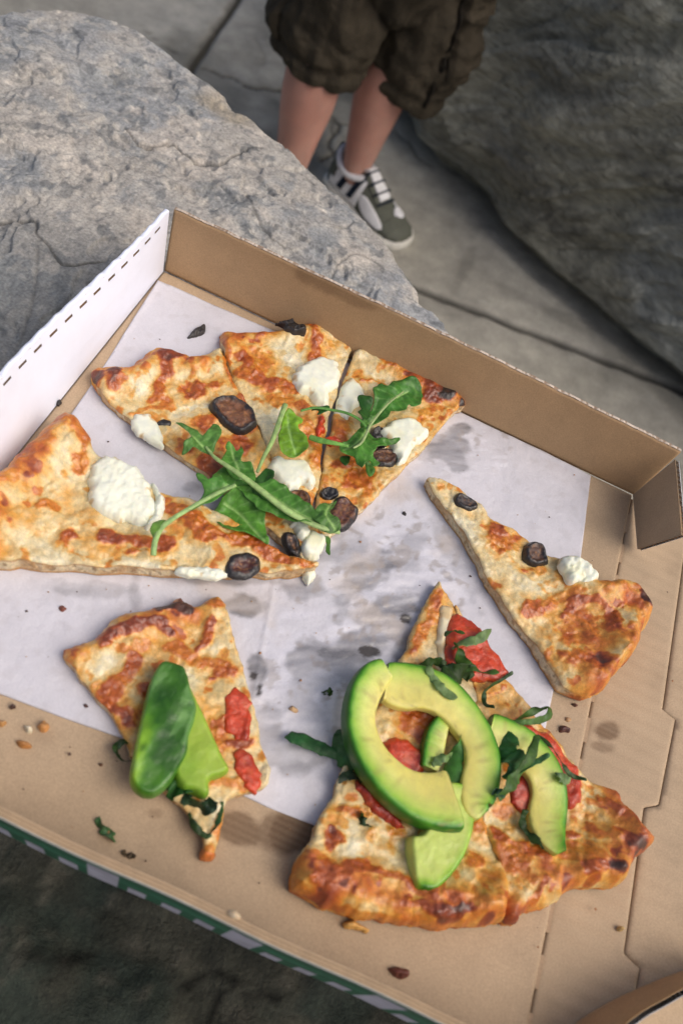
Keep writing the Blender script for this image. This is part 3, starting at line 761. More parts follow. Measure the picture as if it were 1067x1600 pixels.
# ------------------------------------------------------------------ pizza slices
BAKE = [(-.35, (.72, .68, .52)), (-.1, (.70, .63, .43)), (.1, (.69, .53, .26)), (.28, (.67, .35, .070)), (.42, (.58, .20, .022)), (.58, (.42, .095, .013)), (.74, (.24, .042, .010)), (.92, (.085, .026, .012)), (1.15, (.022, .013, .010))]
SLICES = {}
def bake_field(v, feats, seed):
    """feats: ('e', x,y,rx,ry,angle,amp) soft ellipse or ('p', [points], width, amp) soft stroke"""
    n1 = fbm(v, 130, 4, seed + 1); n2 = fbm(v, 55, 3, seed + 2)
    wv = v + .0016 * np.c_[fbm(v, 160, 3, seed + 3), fbm(v, 160, 3, seed + 4)]
    b = np.zeros(len(v)); up = np.zeros(len(v))
    for ft in feats:
        if ft[0] == 'e':
            _, x, y, rx, ry, an, am = ft
            ca, sa = math.cos(math.radians(an)), math.sin(math.radians(an)); z = .012
            c0 = P(x, y, z)[:2]; a = P(x + rx * ca, y + rx * sa, z)[:2] - c0; b_ = P(x - ry * sa, y + ry * ca, z)[:2] - c0
            uv = (wv - c0) @ np.linalg.inv(np.array([a, b_])); d = np.hypot(*uv.T)
        else:
            _, pts, wd, am = ft
            d = seg_dist(wv, smooth_poly(P2(pts), 4, False)) / (wd * mpp(*pts[0]))
        dn = d + .42 * n1 + .18 * n2
        m_ = 1 - sm(dn, .40, 1.30)
        if am > 0:
            halo = .25 * min(1, am * 2) * (1 - sm(d + .3 * n2 + .15 * n1, .8, 1.9))
            b = np.maximum(b, np.maximum(am * (.35 * m_ + .65 * sm(m_, .12, .85)), halo))
            up = np.maximum(up, m_ * min(1, am * 1.6))
        else: b = b + am * m_ * (b < .35)
    return b, up
def make_slice(label, outline, crust, feats, seed, crust_h=.010, crust_w=.012, base=.0075, tone=.06, crust_tone=.26, tip=None):
    poly = smooth_poly(P2(outline, .009), 5)
    poly = poly + .0011 * np.c_[fbm(poly, 95, 3, seed), fbm(poly, 95, 3, seed + 9)] + .0004 * np.c_[fbm(poly, 400, 2, seed), fbm(poly, 400, 2, seed + 9)]
    crl = smooth_poly(P2(crust, .012), 5, False)
    if area2(poly) < 0: poly = poly[::-1]
    def cness(v): return np.exp(-(seg_dist(v, crl) / crust_w) ** 2)
    def height(v, de=None):
        if de is None: de = np.full(len(v), .01)
        c = cness(v)
        dc = seg_dist(v, crl)
        z = base + .0015 * sm(fbm(v, 40, 3, seed + 11), -.6, .6)
        hump = np.exp(-((dc - .007) / crust_w) ** 2)
        z = z + crust_h * hump * (.72 + .35 * fbm(v, 38, 3, seed + 12))
        rr_ = .0085
        z = z * mix(1, np.sqrt(np.clip(1 - (1 - np.clip(de / rr_, 0, 1)) ** 2, 0.05, 1)) * .78 + .22, c)
        z = z - .0010 * (1 - sm(de, 0, .0014)) * (1 - c)
        b, up = bake_field(v, feats, seed)
        z = z + .0010 * up + .0011 * fbm(v, 105, 3, seed + 13) + .0010 * sm(fbm(v, 70, 3, seed + 17), .1, .5) + .0004 * fbm(v, 420, 3, seed + 14) * (.5 + up)
        return z
    def colf(v, de, z):
        c = cness(v); b, up = bake_field(v, feats, seed)
        n1 = fbm(v, 70, 4, seed + 21); n2 = fbm(v, 240, 4, seed + 22); n3 = fbm(v, 28, 3, seed + 23)
        t = tone - .02 + .19 * n1 + .14 * n3 + .06 * n2
        t = t + (crust_tone + .07) * np.exp(-(seg_dist(v, crl) / (crust_w * 1.35)) ** 2) * (1 + .6 * n1)
        spots = sm(fbm(v, 150, 3, seed + 24), .42, .72) * .30
        t = t + spots * (1 - up)
        t = np.maximum(t, b + .10 * n2 + .07 * n1 * (b > .1) - .0) * (b > 0.02) + t * (b <= .02)
        t = np.where(b < 0, np.minimum(t, .1) + b, t)
        col = ramp(t, BAKE)
        rs_ = np.clip(.40 + .2 * c - .12 * up + .16 * n1, .18, .8)
        return np.c_[col, rs_]
    def skc(p, t, z):
        n = fbm(np.c_[p, z], 330, 3, seed + 31); c = cness(p); n2 = fbm(np.c_[p, z], 90, 3, seed + 32)
        cr = mixc((.68, .56, .36), (.36, .25, .13), sm(n, .3, .75))
        cr = mixc(cr, (.48, .25, .08), np.clip(.62 * sm(n2, -.4, .5) + (.75 if t < .15 else 0) + (.85 if t > .85 else 0), 0, 1))
        ck = ramp(.34 + .18 * n2 + .15 * t, BAKE)
        return np.c_[mixc(cr, ck, sm(c, .45, .85)), np.full(len(p), .75)]
    V, F, C_ = sheet(poly, .00062, lambda v, de: height(v, de), .0016, colf, 9, skc, jitter=.0007, seed=seed, inset=.0003)
    cen = poly.mean(0)
    th = thing('pizza_slice', label, 'pizza slice', (cen[0], cen[1], .0012), 'leftover pizza slices in the box')
    link('crust_base', V, F, M_PIZZA, th, col=C_)
    return th, (lambda v: height(np.asarray(v, float).reshape(-1, 2))), poly
def lump(name, parent, pts, hfun, h, colf, mat, seed, rnd=.004, sink=.0012, step=.0006, smooth_n=4, nz=.00012, tilt=(0, 0), zmap=.014, lab=None, wob=.0013, edge=.12):
    """a piece of topping: outline in the photo, rounded top of height h over the surface hfun"""
    poly = smooth_poly(P2(pts, zmap), smooth_n)
    if name == 'fig_piece': wob = wob * .35
    poly = poly + wob * np.c_[fbm(poly, 240, 3, seed), fbm(poly, 240, 3, seed + 7)]
    cen = poly.mean(0)
    zb0 = float(np.mean(hfun(cen[None] + .004 * np.array([[0, 0], [1, 0], [-1, 0], [0, 1], [0, -1]])))); kz = .22 if name == 'goat_cheese' else .65; sink = sink + (.001 if name == 'goat_cheese' else 0)
    if name == 'fig_piece': nz = max(nz, .0006); h = h * .68
    def zt(v, de):
        t = np.clip(de / rnd, 0, 1)
        prof = np.clip(1 - (1 - t) ** 2.4, 0, 1)
        b_ = kz * hfun(v) + (1 - kz) * zb0
        dish = (.28 * h * sm(de, rnd * .7, rnd * 1.5)) if name == 'fig_piece' else 0
        return b_ - dish + h * (edge + (1 - edge) * prof * (.86 + .16 * fbm(v, 55, 2, seed + 8))) + nz * fbm(v, 150, 4, seed + 1) + .35 * nz * fbm(v, 500, 3, seed + 2) + (v - cen) @ np.array(tilt)
    V, F, C_ = sheet(poly, step, zt, lambda v: kz * hfun(v) + (1 - kz) * zb0 - sink + np.minimum((v - cen) @ np.array(tilt), 0), colf, 4, None, jitter=.0004, seed=seed)
    o = link(name, V, F, mat, parent, col=C_)
    if lab: o['label'] = lab
    return o
def cheese_c(seed, yel=.5):
    def f(v, de, z):
        n = fbm(v, 110, 4, seed + 40); n2 = fbm(v, 330, 3, seed + 41)
        c = mixc((.84, .86, .74), (.82, .80, .52), yel * sm(n, 0, .7))
        c = mixc(c, (.62, .40, .14), .75 * sm(fbm(v, 210, 3, seed + 42), .55, .8) * (1 - sm(de, .001, .005)))
        return np.c_[c, np.full(len(v), .42)]
    return f
def fig_c(seed, inner=.0032, ic=(.15, .055, .02)):
    def f(v, de, z):
        n = fbm(v, 420, 3, seed); k = .8 * sm(de + .0013 * n, inner * .6, inner * 1.5)
        c = mixc((.010, .008, .009), ic, k); sp = sm(fbm(v, 900, 2, seed + 3), .2, .6) * k
        c = mixc(c, (.36, .17, .055), .55 * sp)
        return np.c_[c, .35 + .2 * k]
    return f
def tom_c(seed, dark=.3):
    def f(v, de, z):
        n = fbm(v, 120, 4, seed)
        c = mixc((.60, .060, .012), (.30, .020, .006), np.clip(dark + .6 * n, 0, 1)); c = mixc(c, (.60, .14, .04), .4 * sm(fbm(v, 200, 3, seed + 2), .25, .8))
        return np.c_[c, np.full(len(v), .30)]
    return f
def fz(*h):                                                  # highest of several slices' surfaces
    return lambda v: np.max([k(v) for k in h], axis=0)

# upper left of the three figs-and-cheese slices
s1, h1, _ = make_slice('leftmost of three touching fig pizza slices, with a thick black-rimmed fig piece',
    [(143, 578), (165, 571), (200, 570), (222, 556), (240, 545), (264, 542), (285, 549), (305, 552), (330, 545), (350, 541), (357, 570), (372, 610), (400, 660), (425, 720), (450, 790), (478, 864), (462, 862), (430, 832), (385, 790), (310, 728), (245, 682), (200, 650), (175, 628), (155, 604)],
    [(145, 585), (165, 574), (200, 572), (240, 549), (264, 545), (300, 555), (350, 545)],
    [('e', 152, 585, 30, 15, 0, .88), ('e', 175, 592, 22, 12, 20, .6), ('e', 266, 554, 30, 14, 5, .78), ('p', [(262, 560), (258, 585), (243, 618)], 13, .60), ('p', [(205, 640), (235, 630), (265, 634)], 5, .42), ('e', 262, 625, 16, 14, 0, .48),
     ('e', 303, 608, 30, 14, -5, .66), ('e', 335, 598, 24, 12, -10, .60), ('e', 310, 571, 15, 10, 0, .36), ('e', 315, 657, 30, 17, 5, .52), ('p', [(350, 545), (356, 575), (366, 600)], 7, .5), ('e', 392, 612, 30, 26, 0, .56), ('e', 330, 722, 26, 22, 30, .62), ('e', 375, 690, 40, 28, 10, .60),
     ('e', 385, 660, 26, 22, 0, .5), ('e', 290, 690, 26, 12, 40, .5), ('e', 228, 592, 20, 18, 0, -.25), ('e', 285, 638, 24, 12, 0, -.22), ('e', 420, 650, 18, 24, 0, -.2), ('e', 260, 680, 14, 10, 0, .2), ('e', 190, 612, 30, 12, 30, .12), ('e', 425, 800, 20, 14, 40, .35)], 100, crust_h=.008, crust_w=.010)
lump('goat_cheese', s1, [(204, 645), (222, 637), (238, 642), (250, 655), (256, 690), (244, 684), (226, 672), (212, 662)], h1, .003, cheese_c(1, .2), M_CHEESE, 1, rnd=.003)
lump('fig_piece', s1, [(329, 630), (338, 617), (356, 613), (382, 622), (400, 640), (402, 660), (385, 671), (368, 668), (345, 652)], h1, .0075, fig_c(3, .0040, (.22, .085, .035)), M_FIG, 3, rnd=.003, lab='thick fig piece with black rim and brown middle')
lump('fig_piece', s1, [(248, 650), (256, 646), (267, 648), (268, 655), (258, 658), (249, 656)], h1, .003, fig_c(4, .02), M_FIG, 4, rnd=.002)
# middle one
s2, h2, _ = make_slice('middle fig pizza slice of three, with a big goat cheese round near its crust',
    [(347, 514), (380, 514), (430, 512), (480, 506), (520, 505), (535, 497), (556, 502), (552, 530), (540, 565), (528, 610), (515, 650), (505, 700), (497, 760), (490, 800), (500, 835), (498, 862), (484, 868), (465, 855), (450, 800), (428, 730), (405, 665), (378, 615), (360, 572), (352, 545)],
    [(347, 513), (400, 511), (450, 509), (500, 504), (535, 500), (556, 502)],
    [('e', 405, 523, 9, 7, 0, .55), ('p', [(487, 506), (494, 530), (495, 552)], 13, .58), ('e', 385, 556, 24, 12, 10, .66), ('p', [(350, 515), (354, 540), (362, 560)], 7, .5), ('e', 400, 560, 44, 26, 20, .40), ('p', [(380, 575), (420, 592), (458, 600)], 14, .58), ('e', 440, 620, 26, 16, 0, .42),
     ('e', 425, 595, 22, 14, 0, .56), ('e', 470, 630, 26, 12, 0, .52), ('e', 425, 530, 30, 12, 0, -.2), ('e', 450, 560, 20, 12, 0, -.1), ('e', 505, 530, 30, 14, 10, .26), ('e', 535, 503, 16, 6, 0, .62), ('e', 495, 690, 16, 40, 0, .50), ('e', 480, 660, 18, 14, 0, .42), ('e', 500, 650, 10, 14, 0, .55), ('e', 470, 700, 20, 12, 0, .4),
     ('e', 432, 640, 12, 30, 0, -.2), ('e', 466, 840, 20, 16, 0, .5), ('e', 485, 780, 14, 20, 0, .4)], 130, crust_h=.005, crust_w=.010, tone=.08)
lump('goat_cheese', s2, [(459, 586), (464, 572), (482, 561), (503, 552), (524, 556), (534, 573), (531, 594), (517, 605), (517, 620), (508, 632), (496, 625), (484, 613), (466, 606)], h2, .0062, cheese_c(11, .35), M_CHEESE, 11, rnd=.0045)
lump('goat_cheese', s2, [(421, 722), (436, 708), (452, 712), (468, 714), (486, 722), (494, 742), (488, 757), (472, 754), (458, 764), (440, 756), (430, 742)], h2, .0065, cheese_c(12, .45), M_CHEESE, 12, rnd=.004)
lump('goat_cheese', s2, [(458, 812), (468, 808), (482, 815), (484, 832), (472, 838), (462, 830)], h2, .006, cheese_c(13, .3), M_CHEESE, 13, rnd=.003)
lump('goat_cheese', s2, [(474, 838), (488, 826), (506, 830), (512, 845), (500, 862), (486, 866), (473, 858)], h2, .006, cheese_c(14, .6), M_CHEESE, 14, rnd=.003)
lump('fig_piece', s2, [(449, 768), (458, 760), (472, 762), (486, 772), (488, 785), (476, 792), (460, 788)], h2, .007, fig_c(15, .0016), M_FIG, 15, rnd=.003)
lump('fig_piece', s2, [(442, 832), (455, 826), (468, 838), (474, 858), (466, 866), (450, 856)], h2, .006, fig_c(16, .0030, (.08, .03, .015)), M_FIG, 16, rnd=.003)
lump('burnt_leaf', s2, [(431, 504), (446, 503), (458, 501), (466, 508), (476, 514), (474, 522), (460, 523), (447, 518), (444, 509)], h2, .0055, lambda v, de, z: np.tile((.015, .012, .012, .5), (len(v), 1)), M_FIG, 17, rnd=.002, nz=.0018)
lump('tomato_bit', s2, [(500, 650), (508, 645), (511, 656), (507, 668), (498, 674)], h2, .003, tom_c(18, .2), M_TOMATO, 18, rnd=.002)
# right one
s3, h3, _ = make_slice('rightmost fig pizza slice of the three, crust corner charred',
    [(560, 538), (580, 541), (605, 556), (625, 566), (650, 578), (680, 592), (705, 600), (722, 610), (727, 634), (716, 640), (700, 655), (670, 690), (640, 722), (600, 762), (565, 795), (545, 810), (528, 826), (508, 838), (494, 810), (494, 790), (500, 750), (508, 710), (520, 660), (533, 610), (545, 572)],
    [(560, 535), (600, 551), (640, 570), (680, 590), (705, 600), (726, 615)],
    [('e', 708, 616, 24, 17, 30, 1.12), ('e', 684, 610, 26, 20, 20, .74), ('e', 722, 630, 10, 12, 0, 1.15), ('p', [(575, 540), (610, 556), (650, 580), (675, 600)], 11, .40), ('e', 607, 562, 20, 8, 25, .55), ('e', 562, 581, 9, 9, 0, .38), ('p', [(566, 592), (582, 588), (598, 594)], 6, .46), ('e', 672, 640, 30, 14, -30, .42), ('e', 650, 596, 16, 9, 20, .3),
     ('e', 560, 742, 36, 22, 0, .52), ('e', 540, 715, 26, 14, 0, .6), ('e', 530, 680, 16, 22, 0, .5), ('e', 580, 765, 20, 12, -40, .42), ('e', 536, 660, 26, 16, 0, .42), ('e', 600, 740, 20, 12, -30, .2), ('e', 560, 722, 10, 10, 0, -.2), ('e', 585, 565, 22, 12, 10, -.22), ('e', 630, 580, 20, 8, 20, -.15), ('e', 510, 770, 10, 30, 0, .4)], 160, crust_h=.006, crust_w=.010, tone=.10)
lump('goat_cheese', s3, [(527, 628), (533, 604), (546, 584), (552, 584), (562, 593), (572, 606), (575, 618), (560, 630), (548, 646), (536, 645), (526, 640)], h3, .0045, cheese_c(21, .2), M_CHEESE, 21)
lump('goat_cheese', s3, [(598, 664), (615, 654), (632, 647), (648, 652), (664, 662), (672, 668), (666, 680), (650, 694), (638, 712), (626, 722), (618, 700), (604, 680)], h3, .0060, cheese_c(22, .4), M_CHEESE, 22, rnd=.004)
lump('fig_piece', s3, [(582, 668), (592, 660), (602, 666), (612, 676), (610, 688), (596, 694), (584, 684)], h3, .0065, fig_c(23, .02), M_FIG, 23, rnd=.002, nz=.0016)
lump('fig_piece', s3, [(572, 702), (588, 694), (606, 692), (622, 696), (626, 712), (616, 722), (598, 722), (584, 714)], h3, .0055, fig_c(24, .0022, (.09, .03, .012)), M_FIG, 24, rnd=.003)
lump('fig_piece', s3, [(504, 762), (514, 754), (528, 758), (532, 768), (520, 774), (508, 770)], h3, .0045, fig_c(25, .02), M_FIG, 25, rnd=.002, nz=.0015)
lump('fig_piece', s3, [(521, 784), (528, 770), (542, 768), (556, 778), (564, 792), (556, 808), (542, 822), (528, 818), (516, 802)], h3, .0065, fig_c(26, .0022, (.12, .035, .02)), M_FIG, 26, rnd=.004, lab='dark maroon fig piece near the slice tip')
lump('tomato_bit', s3, [(512, 680), (522, 677), (532, 682), (530, 689), (518, 690)], h3, .003, tom_c(27, .2), M_TOMATO, 27, rnd=.002)
# left slice
s4, h4, _ = make_slice('large pizza slice at the left wall with a broad goat cheese disc',
    [(92, 660), (112, 662), (128, 672), (142, 700), (150, 716), (190, 735), (235, 765), (262, 778), (300, 790), (340, 806), (380, 828), (415, 852), (448, 872), (488, 882), (492, 890), (470, 893), (430, 896), (340, 896), (200, 890), (90, 885), (0, 882), (-60, 878), (-86, 850), (-70, 815), (-40, 785), (0, 745), (30, 716), (60, 684)],
    [(98, 661), (60, 690), (30, 720), (0, 750), (-40, 790), (-80, 830), (-85, 860)],
    [('p', [(98, 670), (66, 698), (34, 728), (5, 756), (-30, 790)], 17, .40), ('e', 72, 706, 22, 14, -40, .5), ('e', 20, 760, 22, 12, -40, .46), ('e', 96, 668, 12, 10, 0, .55), ('p', [(112, 668), (124, 690), (130, 715), (124, 738)], 14, .48), ('p', [(60, 795), (75, 793), (86, 800)], 9, .42), ('e', 105, 842, 18, 22, 10, .60), ('e', 90, 850, 10, 10, 0, .4),
     ('p', [(160, 838), (195, 842), (225, 850), (262, 850)], 14, .64), ('e', 210, 862, 30, 10, 0, .6), ('e', 290, 800, 28, 14, 20, .58), ('p', [(270, 795), (310, 820), (345, 838), (400, 850), (440, 872)], 14, .56), ('e', 325, 840, 24, 14, 10, .62), ('p', [(400, 860), (440, 876), (488, 886)], 9, .52), ('e', 372, 826, 30, 12, 20, .42), ('e', 150, 810, 30, 16, 0, .18), ('e', 55, 820, 24, 18, 0, .2),
     ('e', 130, 760, 24, 30, 0, -.2), ('e', 300, 874, 44, 14, 0, -.30), ('e', 60, 865, 40, 12, 0, -.10), ('e', 250, 865, 20, 8, 0, .3), ('e', -10, 820, 30, 26, 0, .36), ('e', 165, 870, 24, 12, 0, .25)], 190, crust_h=.014, crust_w=.018, base=.0120)
lump('goat_cheese', s4, [(138, 758), (142, 736), (152, 718), (172, 714), (196, 722), (216, 734), (232, 752), (240, 776), (240, 798), (230, 815), (214, 821), (190, 813), (164, 807), (146, 795), (138, 776)], h4, .0068, cheese_c(31, .28), M_CHEESE, 31, rnd=.005, nz=.0007, lab='broad smooth disc of goat cheese')
lump('goat_cheese', s4, [(236, 756), (246, 760), (256, 774), (260, 790), (252, 806), (240, 824), (230, 828), (226, 816), (238, 800), (242, 778)], h4, .0050, cheese_c(32, .3), M_CHEESE, 32, rnd=.003, nz=.0018)
lump('goat_cheese', s4, [(270, 888), (290, 882), (315, 884), (345, 886), (356, 893), (340, 901), (300, 899), (278, 897)], h4, .0030, cheese_c(33, .3), M_CHEESE, 33, rnd=.003, nz=.0014)
lump('fig_piece', s4, [(352, 882), (360, 870), (378, 863), (396, 866), (408, 878), (405, 892), (390, 901), (366, 902), (354, 895)], h4, .0045, fig_c(34, .0035, (.085, .016, .010)), M_FIG, 34, rnd=.004, lab='shiny maroon fig half')
lump('goat_cheese', s4, [(480, 882), (490, 877), (498, 881), (498, 891), (490, 899), (482, 893)], lambda v: np.full(len(v), .004), .005, cheese_c(35, .5), M_CHEESE, 35, rnd=.003)
# slender slice at the right
s6, h6, _ = make_slice('slender fig pizza slice reaching over the paper edge, crust at the lower right',
    [(667, 746), (680, 747), (700, 758), (722, 768), (745, 788), (770, 812), (800, 826), (824, 845), (850, 868), (880, 880), (905, 896), (925, 912), (945, 912), (970, 910), (992, 922), (1008, 945), (1012, 965), (1000, 990), (985, 1018), (958, 1055), (928, 1086), (900, 1084), (872, 1072), (852, 1036), (820, 990), (790, 950), (765, 908), (742, 868), (718, 826), (694, 792), (674, 766)],
    [(945, 908), (985, 915), (1012, 955), (1000, 1000), (970, 1050), (925, 1092)],
    [('e', 691, 761, 7, 6, 0, .30), ('e', 775, 832, 20, 14, 30, .62), ('e', 792, 848, 26, 22, 20, .50), ('e', 782, 858, 14, 12, 0, .60), ('e', 757, 822, 10, 9, 0, .46), ('e', 822, 888, 20, 10, 20, .55), ('e', 846, 893, 20, 12, 0, .36), ('e', 865, 912, 10, 8, 0, .32),
     ('e', 838, 948, 20, 13, 0, .56), ('p', [(848, 944), (875, 935), (905, 925)], 10, .40), ('e', 905, 985, 42, 52, -20, .42), ('e', 946, 978, 15, 30, 20, .66), ('e', 900, 1030, 30, 22, 0, .56), ('p', [(880, 965), (905, 940), (935, 945), (955, 970)], 9, .58), ('e', 915, 970, 20, 16, 0, .46), ('e', 885, 1000, 14, 20, 0, .5),
     ('p', [(960, 925), (990, 950), (985, 1000), (955, 1045)], 13, .42), ('e', 1000, 945, 13, 20, -20, .95), ('e', 985, 925, 20, 8, 20, .5), ('e', 994, 990, 8, 26, 20, .56), ('e', 935, 1060, 22, 16, 0, .30), ('e', 806, 915, 34, 20, 40, -.34), ('e', 740, 812, 22, 10, 50, -.25), ('e', 850, 915, 20, 10, 20, -.15), ('e', 830, 975, 10, 12, 0, -.3), ('e', 955, 1010, 12, 34, 20, -.05), ('e', 700, 785, 16, 8, 50, .05)], 220, crust_h=.014, crust_w=.018, base=.0100, tone=.06)
lump('goat_cheese', s6, [(868, 882), (876, 872), (890, 872), (902, 880), (914, 884), (920, 896), (928, 908), (918, 916), (900, 914), (884, 912), (876, 898)], h6, .0055, cheese_c(41, .55), M_CHEESE, 41, nz=.0014)
lump('fig_piece', s6, [(712, 774), (718, 767), (732, 772), (745, 780), (749, 790), (738, 795), (724, 792), (714, 784)], h6, .0038, fig_c(42, .0030, (.07, .05, .045)), M_FIG, 42, rnd=.002)
lump('fig_piece', s6, [(819, 862), (822, 848), (834, 843), (848, 848), (856, 862), (860, 876), (848, 881), (832, 879), (822, 872)], h6, .0075, fig_c(43, .0030, (.11, .05, .03)), M_FIG, 43, rnd=.003)
lump('charred_tip', s6, [(1002, 945), (1010, 938), (1014, 948), (1018, 962), (1010, 966), (1006, 956)], lambda v: np.full(len(v), .004), .006, lambda v, de, z: np.tile((.02, .013, .012, .6), (len(v), 1)), M_FIG, 44, rnd=.002)
# avocado slice, lower left
s5, h5, _ = make_slice('small pizza slice at lower left carrying two avocado pieces, its tip pointing down',
    [(100, 1018), (125, 1003), (155, 985), (182, 962), (210, 955), (240, 943), (262, 942), (282, 930), (302, 944), (322, 936), (345, 926), (356, 948), (362, 985), (372, 1020), (386, 1058), (394, 1100), (408, 1150), (420, 1215), (404, 1232), (380, 1238), (355, 1248), (346, 1285), (338, 1330), (324, 1330), (318, 1302), (300, 1278), (272, 1248), (240, 1220), (208, 1185), (195, 1150), (172, 1115), (148, 1086), (125, 1052)],
    [(103, 1012), (155, 982), (185, 960), (240, 942), (282, 930), (345, 925)],
    [('p', [(158, 995), (200, 980), (240, 972), (268, 984)], 14, .74), ('e', 172, 992, 18, 9, -15, .9), ('e', 252, 975, 20, 14, 0, .66), ('p', [(248, 946), (275, 946), (300, 950)], 12, .95), ('e', 286, 936, 12, 8, 0, .9), ('e', 338, 940, 20, 12, 0, .52), ('p', [(328, 968), (326, 992), (308, 1012)], 9, .62), ('e', 330, 966, 8, 6, 0, .7),
     ('p', [(268, 1005), (310, 1030), (350, 1040)], 14, .50), ('e', 350, 1048, 24, 15, 0, .60), ('e', 335, 1058, 12, 9, 0, .74), ('e', 222, 1002, 20, 14, 0, .36), ('p', [(212, 1030), (190, 1062), (165, 1098)], 16, .56), ('e', 205, 1040, 14, 12, 0, .64), ('e', 198, 1112, 24, 24, 20, .68), ('e', 228, 1068, 14, 16, 0, .6), ('e', 150, 1066, 14, 8, 0, .28), ('e', 130, 1026, 12, 7, 0, .30),
     ('e', 340, 1090, 30, 24, 0, -.32), ('e', 300, 978, 18, 18, 0, -.1), ('e', 180, 1020, 20, 12, 0, -.05), ('e', 340, 1170, 20, 50, 10, .42), ('e', 370, 1158, 26, 14, 0, .66), ('e', 350, 1128, 18, 14, 0, .55), ('e', 360, 1220, 30, 12, 0, .42), ('e', 395, 1180, 12, 30, 0, .15), ('e', 328, 1326, 10, 8, 0, .40), ('e', 318, 1285, 10, 14, 0, .1), ('e', 345, 975, 10, 14, 0, .2)], 250, crust_h=.006, crust_w=.010, tone=.10)
lump('tomato_piece', s5, [(354, 1096), (362, 1080), (376, 1075), (386, 1080), (392, 1098), (392, 1122), (396, 1142), (384, 1150), (368, 1146), (354, 1132), (350, 1112)], h5, .0016, tom_c(51, .25), M_TOMATO, 51, edge=.3, wob=.0018, rnd=.003)
lump('tomato_piece', s5, [(368, 1176), (382, 1168), (396, 1172), (404, 1194), (411, 1220), (403, 1238), (390, 1232), (376, 1214), (370, 1196)], h5, .0020, tom_c(53, .15), M_TOMATO, 53, edge=.3, wob=.0014, rnd=.003)
lump('orange_crumb', s5, [(318, 1318), (328, 1312), (338, 1318), (338, 1330), (330, 1338), (317, 1334)], lambda v: np.full(len(v), .002), .007, lambda v, de, z: np.tile((.58, .17, .03, .5), (len(v), 1)), M_PIZZA, 52, rnd=.003)
# the big pair at the bottom
T_S7 = [('e', 684, 935, 12, 14, 0, .50), ('p', [(688, 925), (672, 960), (655, 1000)], 11, .44), ('e', 648, 1012, 14, 12, 0, .55), ('e', 655, 1040, 26, 16, 0, .50), ('e', 700, 975, 8, 30, 15, -.32),
        ('e', 545, 1266, 30, 12, 0, .46), ('e', 575, 1262, 20, 10, 0, .38), ('e', 516, 1306, 20, 20, 30, .64), ('e', 522, 1295, 10, 10, 0, .76), ('p', [(492, 1372), (530, 1362), (562, 1352), (595, 1362), (640, 1380), (670, 1398)], 14, .60), ('e', 500, 1350, 14, 14, 0, .55), ('e', 605, 1320, 34, 18, 0, .28), ('e', 585, 1305, 20, 16, 0, .34), ('e', 625, 1300, 20, 14, 0, .42),
        ('p', [(462, 1384), (500, 1408), (560, 1428), (640, 1440), (720, 1446)], 11, .46), ('e', 700, 1424, 56, 14, 0, .86), ('e', 650, 1416, 40, 9, 5, .64), ('e', 748, 1408, 26, 20, 0, .40), ('e', 690, 1395, 40, 8, 0, .24), ('e', 560, 1400, 34, 12, 10, .18), ('e', 655, 1345, 20, 14, 0, -.1), ('e', 660, 1130, 44, 30, 0, .50), ('e', 675, 1150, 30, 16, 0, .56), ('e', 610, 1120, 16, 24, 0, -.1), ('e', 755, 1292, 16, 20, 0, .5),
        ('e', 740, 1385, 20, 14, 0, -.15), ('e', 745, 1345, 20, 16, 0, .50), ('e', 545, 1330, 20, 16, 0, -.15)]
s7, h7, p7 = make_slice('tomato and avocado pizza slice at the bottom, long browned crust facing the front wall',
    [(682, 912), (696, 922), (714, 948), (726, 985), (738, 1030), (746, 1080), (752, 1130), (756, 1190), (758, 1250), (764, 1300), (780, 1340), (788, 1390), (782, 1436), (768, 1444), (735, 1446), (690, 1451), (640, 1445), (600, 1441), (575, 1438), (545, 1432), (510, 1418), (480, 1402), (454, 1386), (462, 1352), (482, 1318), (502, 1276), (520, 1240), (540, 1195), (570, 1140), (605, 1080), (632, 1025), (655, 965)],
    [(452, 1380), (480, 1404), (520, 1424), (575, 1440), (640, 1447), (700, 1452), (775, 1444)],
    T_S7, 280, crust_h=.014, crust_w=.017, base=.0080, tone=.10)
